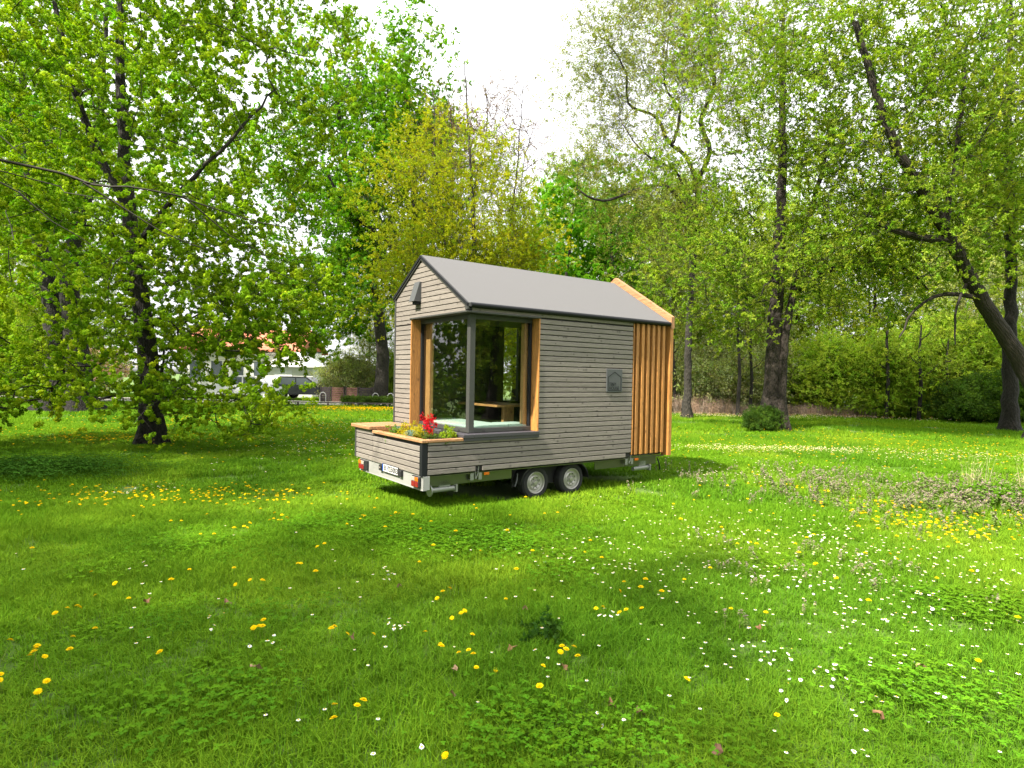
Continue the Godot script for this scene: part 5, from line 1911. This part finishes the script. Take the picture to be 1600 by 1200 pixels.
func nettle(sd: int) -> ArrayMesh:
	rng.seed = 380 + sd
	var mb := MB.new()
	for q in 4:
		var p := Vector3(rng.randfn() * 0.06, 0, rng.randfn() * 0.06)
		var h := rng.randf_range(0.12, 0.2)
		mb.tri(p + Vector3(0.002, 0, 0), p - Vector3(0.002, 0, 0), p + Vector3(0, h, 0), Color(0.2, 0.12, 0.1))
		for k in 14:
			var y := h * rng.randf_range(0.45, 1.0)
			var a := rng.randf() * TAU
			var top := y / h
			var d := Vector3(cos(a), -0.35, sin(a)).normalized()
			var c := Color(0.10, 0.16, 0.03).lerp(Color(0.21, 0.15, 0.12), clampf((top - 0.7) * 2.5, 0, 1))
			leaf(mb, p + Vector3(0, y, 0), d, Vector3.UP, 0.028, 0.022, 0.1, c)
		for k in 5:
			var a := rng.randf() * TAU
			leaf(mb, p + Vector3(0, h * rng.randf_range(0.75, 1.0), 0), Vector3(cos(a), 0.5, sin(a)).normalized(), Vector3.UP, 0.016, 0.009, 0.1, Color(0.40, 0.24, 0.34))
	return mb.mesh(M.petal)


func single_flowers(called: String, meshes: Array, clusters: Array, label: String, category: String, group: String) -> void:
	for c: Array in clusters:
		for k in c[3]:
			var sp: float = c[2]
			var x: float = c[0] + (rng.randfn() * sp * 0.8 if c[3] > 1 else 0.0)
			var z: float = c[1] + (rng.randfn() * sp * 0.8 if c[3] > 1 else 0.0)
			if in_house(Vector3(x, 0, z), 0.1): continue
			var o := put_mesh(called, meshes[rng.randi() % meshes.size()])
			o.position = on_ground(x, z)
			o.rotation = Vector3(rng.randfn() * 0.28, rng.randf() * TAU, rng.randfn() * 0.28)
			o.scale = Vector3.ONE * rng.randf_range(0.85, 1.15)
			tag(o, label, category, group)


func build_flowers() -> void:
	var dm := []
	var wm := []
	var nm := []
	for k in 4:
		dm.append(dandelion(k))
		wm.append(daisy(k))
	for k in 3: nm.append(nettle(k))
	rng.seed = 61
	var d := "dandelion"
	single_flowers(d, dm, [[-0.52, -4.82, 0.07, 3], [-0.37, -4.36, 0.07, 4], [-0.53, -4.0, 0.01, 1], [-0.25, -3.99, 0.01, 1], [-0.36, -3.92, 0.01, 1], [-0.43, -3.79, 0.01, 1], [-0.21, -3.79, 0.01, 1], [-0.28, -3.73, 0.01, 1], [-0.2, -3.71, 0.02, 1], [-0.14, -3.66, 0.01, 1], [-0.19, -3.59, 0.01, 1]], "yellow dandelion in the loose bunch in the middle of the near lawn", d, "dandelions in the middle of the near lawn")
	single_flowers(d, dm, [[0.3, -3.87, 0.01, 1], [0.38, -3.85, 0.03, 2], [0.35, -3.77, 0.01, 1], [0.44, -3.69, 0.01, 1], [0.18, -3.6, 0.01, 1], [0.2, -3.35, 0.01, 1]], "yellow dandelion in the small arc just right of the middle bunch", d, "dandelions right of the middle bunch")
	single_flowers(d, dm, [[-0.86, -3.12, 0.01, 1], [-0.75, -3.08, 0.02, 2], [-0.81, -2.94, 0.01, 1], [-0.26, -2.8, 0.01, 1]], "yellow dandelion at the bottom edge of the lawn", d, "dandelions at the bottom edge")
	single_flowers(d, dm, [[1.39, -3.1, 0.01, 1], [0.96, -3.47, 0.01, 1], [2.9, -3.78, 0.01, 1]], "lone yellow dandelion near the bottom right among daisies", d, "lone dandelions at the bottom right")
	single_flowers(d, dm, [[-2.66, -3.94, 0.01, 1], [-3.12, -4.3, 0.04, 4], [-2.79, -3.61, 0.07, 5], [-2.49, -3.28, 0.02, 2], [-2.76, -3.37, 0.03, 3], [-3.07, -3.72, 0.02, 2], [-2.74, -3.81, 0.01, 1], [-2.59, -3.63, 0.01, 1], [-2.0, -3.64, 0.01, 1], [-3.08, -4.69, 0.02, 1], [-3.09, -4.93, 0.01, 1], [-3.44, -5.07, 0.02, 1]], "large yellow dandelion in the shaded grass at the left edge", d, "dandelions at the left edge")
	single_flowers(d, dm, [[-1.64, -4.04, 0.04, 4], [-2.11, -4.98, 0.07, 3], [-1.13, -4.0, 0.03, 3], [-0.95, -3.99, 0.01, 1], [-1.82, -5.46, 0.04, 2], [-1.79, -6.02, 0.04, 2]], "yellow dandelion scattered left of the middle of the near lawn", d, "dandelions left of the middle")
	single_flowers(d, dm, [[-2.71, -6.9, 0.21, 7], [-2.51, -7.06, 0.1, 4], [-1.64, -7.13, 0.1, 3], [-1.42, -7.3, 0.12, 4]], "yellow dandelion in the grass below the trailer tail", d, "dandelions below the trailer tail")
	single_flowers(d, dm, [[0.69, -4.52, 0.04, 2], [0.9, -4.49, 0.04, 2], [1.01, -4.54, 0.01, 1], [0.81, -4.99, 0.02, 1], [0.98, -5.12, 0.02, 1], [2.31, -6.7, 0.06, 2], [2.91, -6.26, 0.02, 1], [2.83, -5.25, 0.02, 1], [4.04, -6.09, 0.02, 1], [2.79, -5.68, 0.02, 1], [3.72, -5.98, 0.05, 2], [3.31, -8.61, 0.03, 1], [3.37, -9.56, 0.05, 2]], "yellow dandelion among the daisies on the right lawn", d, "dandelions among the daisies")
	single_flowers(d, dm, [[-6.0, -7.8, 0.42, 16], [-5.45, -8.62, 0.64, 22]], "yellow dandelion in the bright band, its end at the photo's left edge", d, "dandelions in the left end of the bright band")
	single_flowers(d, dm, [[-4.16, -8.38, 0.67, 34]], "yellow dandelion in the middle of the bright band below the ruffled tree", d, "dandelions in the middle of the bright band")
	single_flowers(d, dm, [[-3.32, -8.68, 0.44, 16]], "yellow dandelion in the end of the bright band toward the trailer", d, "dandelions in the trailer end of the bright band")
	single_flowers(d, dm, [[4.57, -9.68, 0.42, 14], [5.31, -8.57, 0.28, 16]], "yellow dandelion among the purplish dead nettles", d, "dandelions among the dead nettles")
	single_flowers(d, dm, [[5.1, -7.47, 0.26, 22], [5.28, -6.99, 0.18, 16]], "yellow dandelion in the dense patch below the dead nettles", d, "dandelions below the dead nettles")
	single_flowers(d, dm, [[6.53, -8.09, 0.27, 12]], "yellow dandelion by the dry straw at the right edge", d, "dandelions by the dry straw")
	single_flowers(d, dm, [[11.03, -15.08, 0.88, 14], [12.12, -14.88, 0.35, 10]], "yellow dandelion far out on the lawn toward the leaning tree", d, "dandelions toward the leaning tree")
	var y := "daisy"
	single_flowers(y, wm, [[-0.73, -4.2, 0.06, 8], [-1.09, -5.25, 0.08, 8]], "white daisy in the tight bunch left of the middle dandelions", y, "daisies left of the middle dandelions")
	single_flowers(y, wm, [[1.66, -3.78, 0.11, 17], [1.93, -3.62, 0.06, 7], [1.96, -3.28, 0.06, 4], [1.64, -3.4, 0.1, 5], [2.4, -3.33, 0.02, 2], [1.62, -2.86, 0.06, 2]], "large white daisy in the nearest bunch at the bottom right", y, "daisies in the nearest bunch")
	single_flowers(y, wm, [[0.49, -3.11, 0.07, 3], [0.21, -3.73, 0.04, 2], [-0.44, -2.82, 0.02, 2], [0.73, -4.43, 0.06, 8]], "white daisy dotted over the middle of the near lawn", y, "daisies dotted over the near lawn")
	single_flowers(y, wm, [[-2.03, -4.14, 0.08, 5], [-1.49, -3.83, 0.12, 6], [-3.12, -5.39, 0.11, 3], [-5.45, -8.62, 0.17, 14], [-5.27, -9.23, 0.23, 14]], "white daisy on the left side of the lawn", y, "daisies on the left side")
	single_flowers(y, wm, [[0.48, -5.95, 0.19, 22], [0.91, -6.48, 0.14, 8], [1.15, -5.64, 0.18, 8]], "white daisy in the cluster before the trailer wheels", y, "daisies before the trailer wheels")
	single_flowers(y, wm, [[2.9, -4.66, 0.25, 18], [3.45, -4.81, 0.26, 12]], "white daisy in the nearest rows of the wide drift on the right lawn", y, "daisies in the nearest rows of the right drift")
	single_flowers(y, wm, [[2.3, -5.43, 0.26, 24]], "white daisy in the dense bunch at the inner end of the right drift", y, "daisies at the inner end of the right drift")
	single_flowers(y, wm, [[4.29, -5.82, 0.32, 16], [4.23, -5.29, 0.17, 14]], "white daisy at the outer right end of the drift", y, "daisies at the outer end of the right drift")
	single_flowers(y, wm, [[3.43, -6.65, 0.29, 16], [3.52, -6.18, 0.27, 18], [3.88, -7.23, 0.2, 12]], "white daisy in the drift just before the dense dandelion patch", y, "daisies before the dandelion patch")
	single_flowers(y, wm, [[2.11, -7.1, 0.23, 14], [2.53, -6.85, 0.22, 12]], "white daisy on the lawn nearest the larch fins", y, "daisies nearest the larch fins")
	# the rest: far drifts, beyond counting
	var xf := [[], [], [], []]
	var cl := [[], [], [], []]
	var add := func(kind: int, n: int, x: float, z: float, sx: float, sz: float, size: float) -> void:
		for k in n:
			var p := on_ground(x + rng.randfn() * sx, z + rng.randfn() * sz)
			if in_house(p, 0.1): continue
			xf[kind].append(Transform3D(Basis(Vector3.UP, rng.randf() * TAU).scaled(Vector3.ONE * size * rng.randf_range(0.8, 1.25)), p))
			cl[kind].append(Color.WHITE)
	add.call(0, 900, -6.6, -28.2, 1.6, 0.9, 1.4)
	add.call(0, 500, -9.5, -21.0, 2.6, 2.0, 1.2)
	add.call(0, 420, -9.4, -15.0, 1.6, 0.8, 1.1)
	add.call(0, 260, -4.6, -17.0, 1.8, 3.5, 1.1)
	add.call(0, 420, 8.0, -16.5, 4.5, 3.0, 1.1)
	add.call(0, 200, 12.5, -18.0, 4.0, 2.5, 1.2)
	add.call(0, 60, 4.0, -6.5, 2.5, 2.0, 1.0)
	add.call(0, 40, -1.0, -6.5, 2.2, 1.5, 1.0)
	add.call(1, 700, 6.6, -15.4, 1.6, 0.35, 1.3)
	add.call(1, 300, 10.5, -14.4, 1.5, 0.6, 1.2)
	add.call(1, 1500, 11.5, -28.6, 4.0, 0.9, 1.8)
	add.call(1, 260, 4.5, -11.5, 2.2, 1.2, 1.1)
	add.call(1, 560, 3.4, -6.0, 1.5, 1.3, 0.9)
	add.call(1, 160, 2.4, -4.9, 1.3, 0.9, 0.85)
	add.call(0, 170, -4.7, -8.4, 1.2, 0.35, 0.9)
	add.call(0, 120, 5.2, -7.6, 0.6, 0.6, 0.9)
	add.call(1, 160, -5.8, -19.6, 1.6, 0.7, 1.4)
	add.call(1, 200, -4.4, -14.2, 0.9, 1.4, 1.2)
	add.call(1, 90, 0.0, -5.0, 2.0, 1.6, 0.9)
	add.call(2, 230, 5.9, -9.3, 1.3, 1.0, 1.0)
	add.call(2, 150, 7.6, -9.2, 1.0, 0.7, 1.2)
	add.call(2, 60, 4.3, -11.0, 1.2, 0.8, 1.0)
	add.call(2, 26, 2.9, -5.6, 0.8, 0.6, 0.8)
	scatter("far_dandelions", dm[1], xf[0], cl[0])
	scatter("far_daisies", wm[1], xf[1], cl[1])
	scatter("dead_nettles", nm[0], xf[2], cl[2])
	# a dark leafy herb and fallen leaves
	var hb_ := thing("dark_herb", "dark leafy herb clump in the near lawn before the trailer", "plant", on_ground(0.25, -4.19))
	var x2 := []
	var c2 := []
	for k in 16:
		x2.append(Transform3D(rand_basis(0.14), Vector3(rng.randfn() * 0.045, 0.05 + rng.randf() * 0.05, rng.randfn() * 0.045)))
		c2.append(tint([0.05, 0.13, 0.02], 0.2))
	scatter("foliage", leaf_clump("rosette", 3), x2, c2, hb_)
	var lv := [Vector2(-1.47, -3.58), Vector2(-2.1, -4.57), Vector2(0.13, -4.59), Vector2(-0.89, -5.02), Vector2(-1.02, -4.02), Vector2(-0.31, -3.61), Vector2(0.34, -3.67), Vector2(-0.3, -3.32), Vector2(0.56, -3.25), Vector2(1.95, -3.19), Vector2(0.99, -2.86), Vector2(2.54, -3.75), Vector2(1.77, -4.31), Vector2(0.03, -3.91), Vector2(-2.7, -4.58), Vector2(0.7, -3.18)]
	for p: Vector2 in lv:
		var mb := MB.new()
		var c: Color = [Color(0.20, 0.11, 0.06), Color(0.30, 0.20, 0.12), Color(0.16, 0.09, 0.06)][rng.randi() % 3]
		var r := rng.randf_range(0.028, 0.046)
		for k in 9:
			var a := TAU * k / 9.0
			var b := TAU * (k + 1) / 9.0
			var fa := 0.75 + 0.3 * sin(k * 2.1)
			var fb := 0.75 + 0.3 * sin((k + 1) % 9 * 2.1)
			mb.tri(Vector3(0, 0.006, 0), Vector3(cos(a) * r * fa, 0.018 * sin(a * 2.0), sin(a) * r * 0.7 * fa), Vector3(cos(b) * r * fb, 0.018 * sin(b * 2.0), sin(b) * r * 0.7 * fb), c * rng.randf_range(0.8, 1.2))
		var o := put("fallen_leaf", mb, M.dry)
		o.position = on_ground(p.x, p.y) + Vector3(0, 0.075, 0)
		o.rotation = Vector3(rng.randf_range(-0.5, 0.5), rng.randf() * TAU, rng.randf_range(-0.5, 0.5))
		tag(o, "dry brown leaf lying in the near grass", "leaf", "fallen leaves in the near grass")
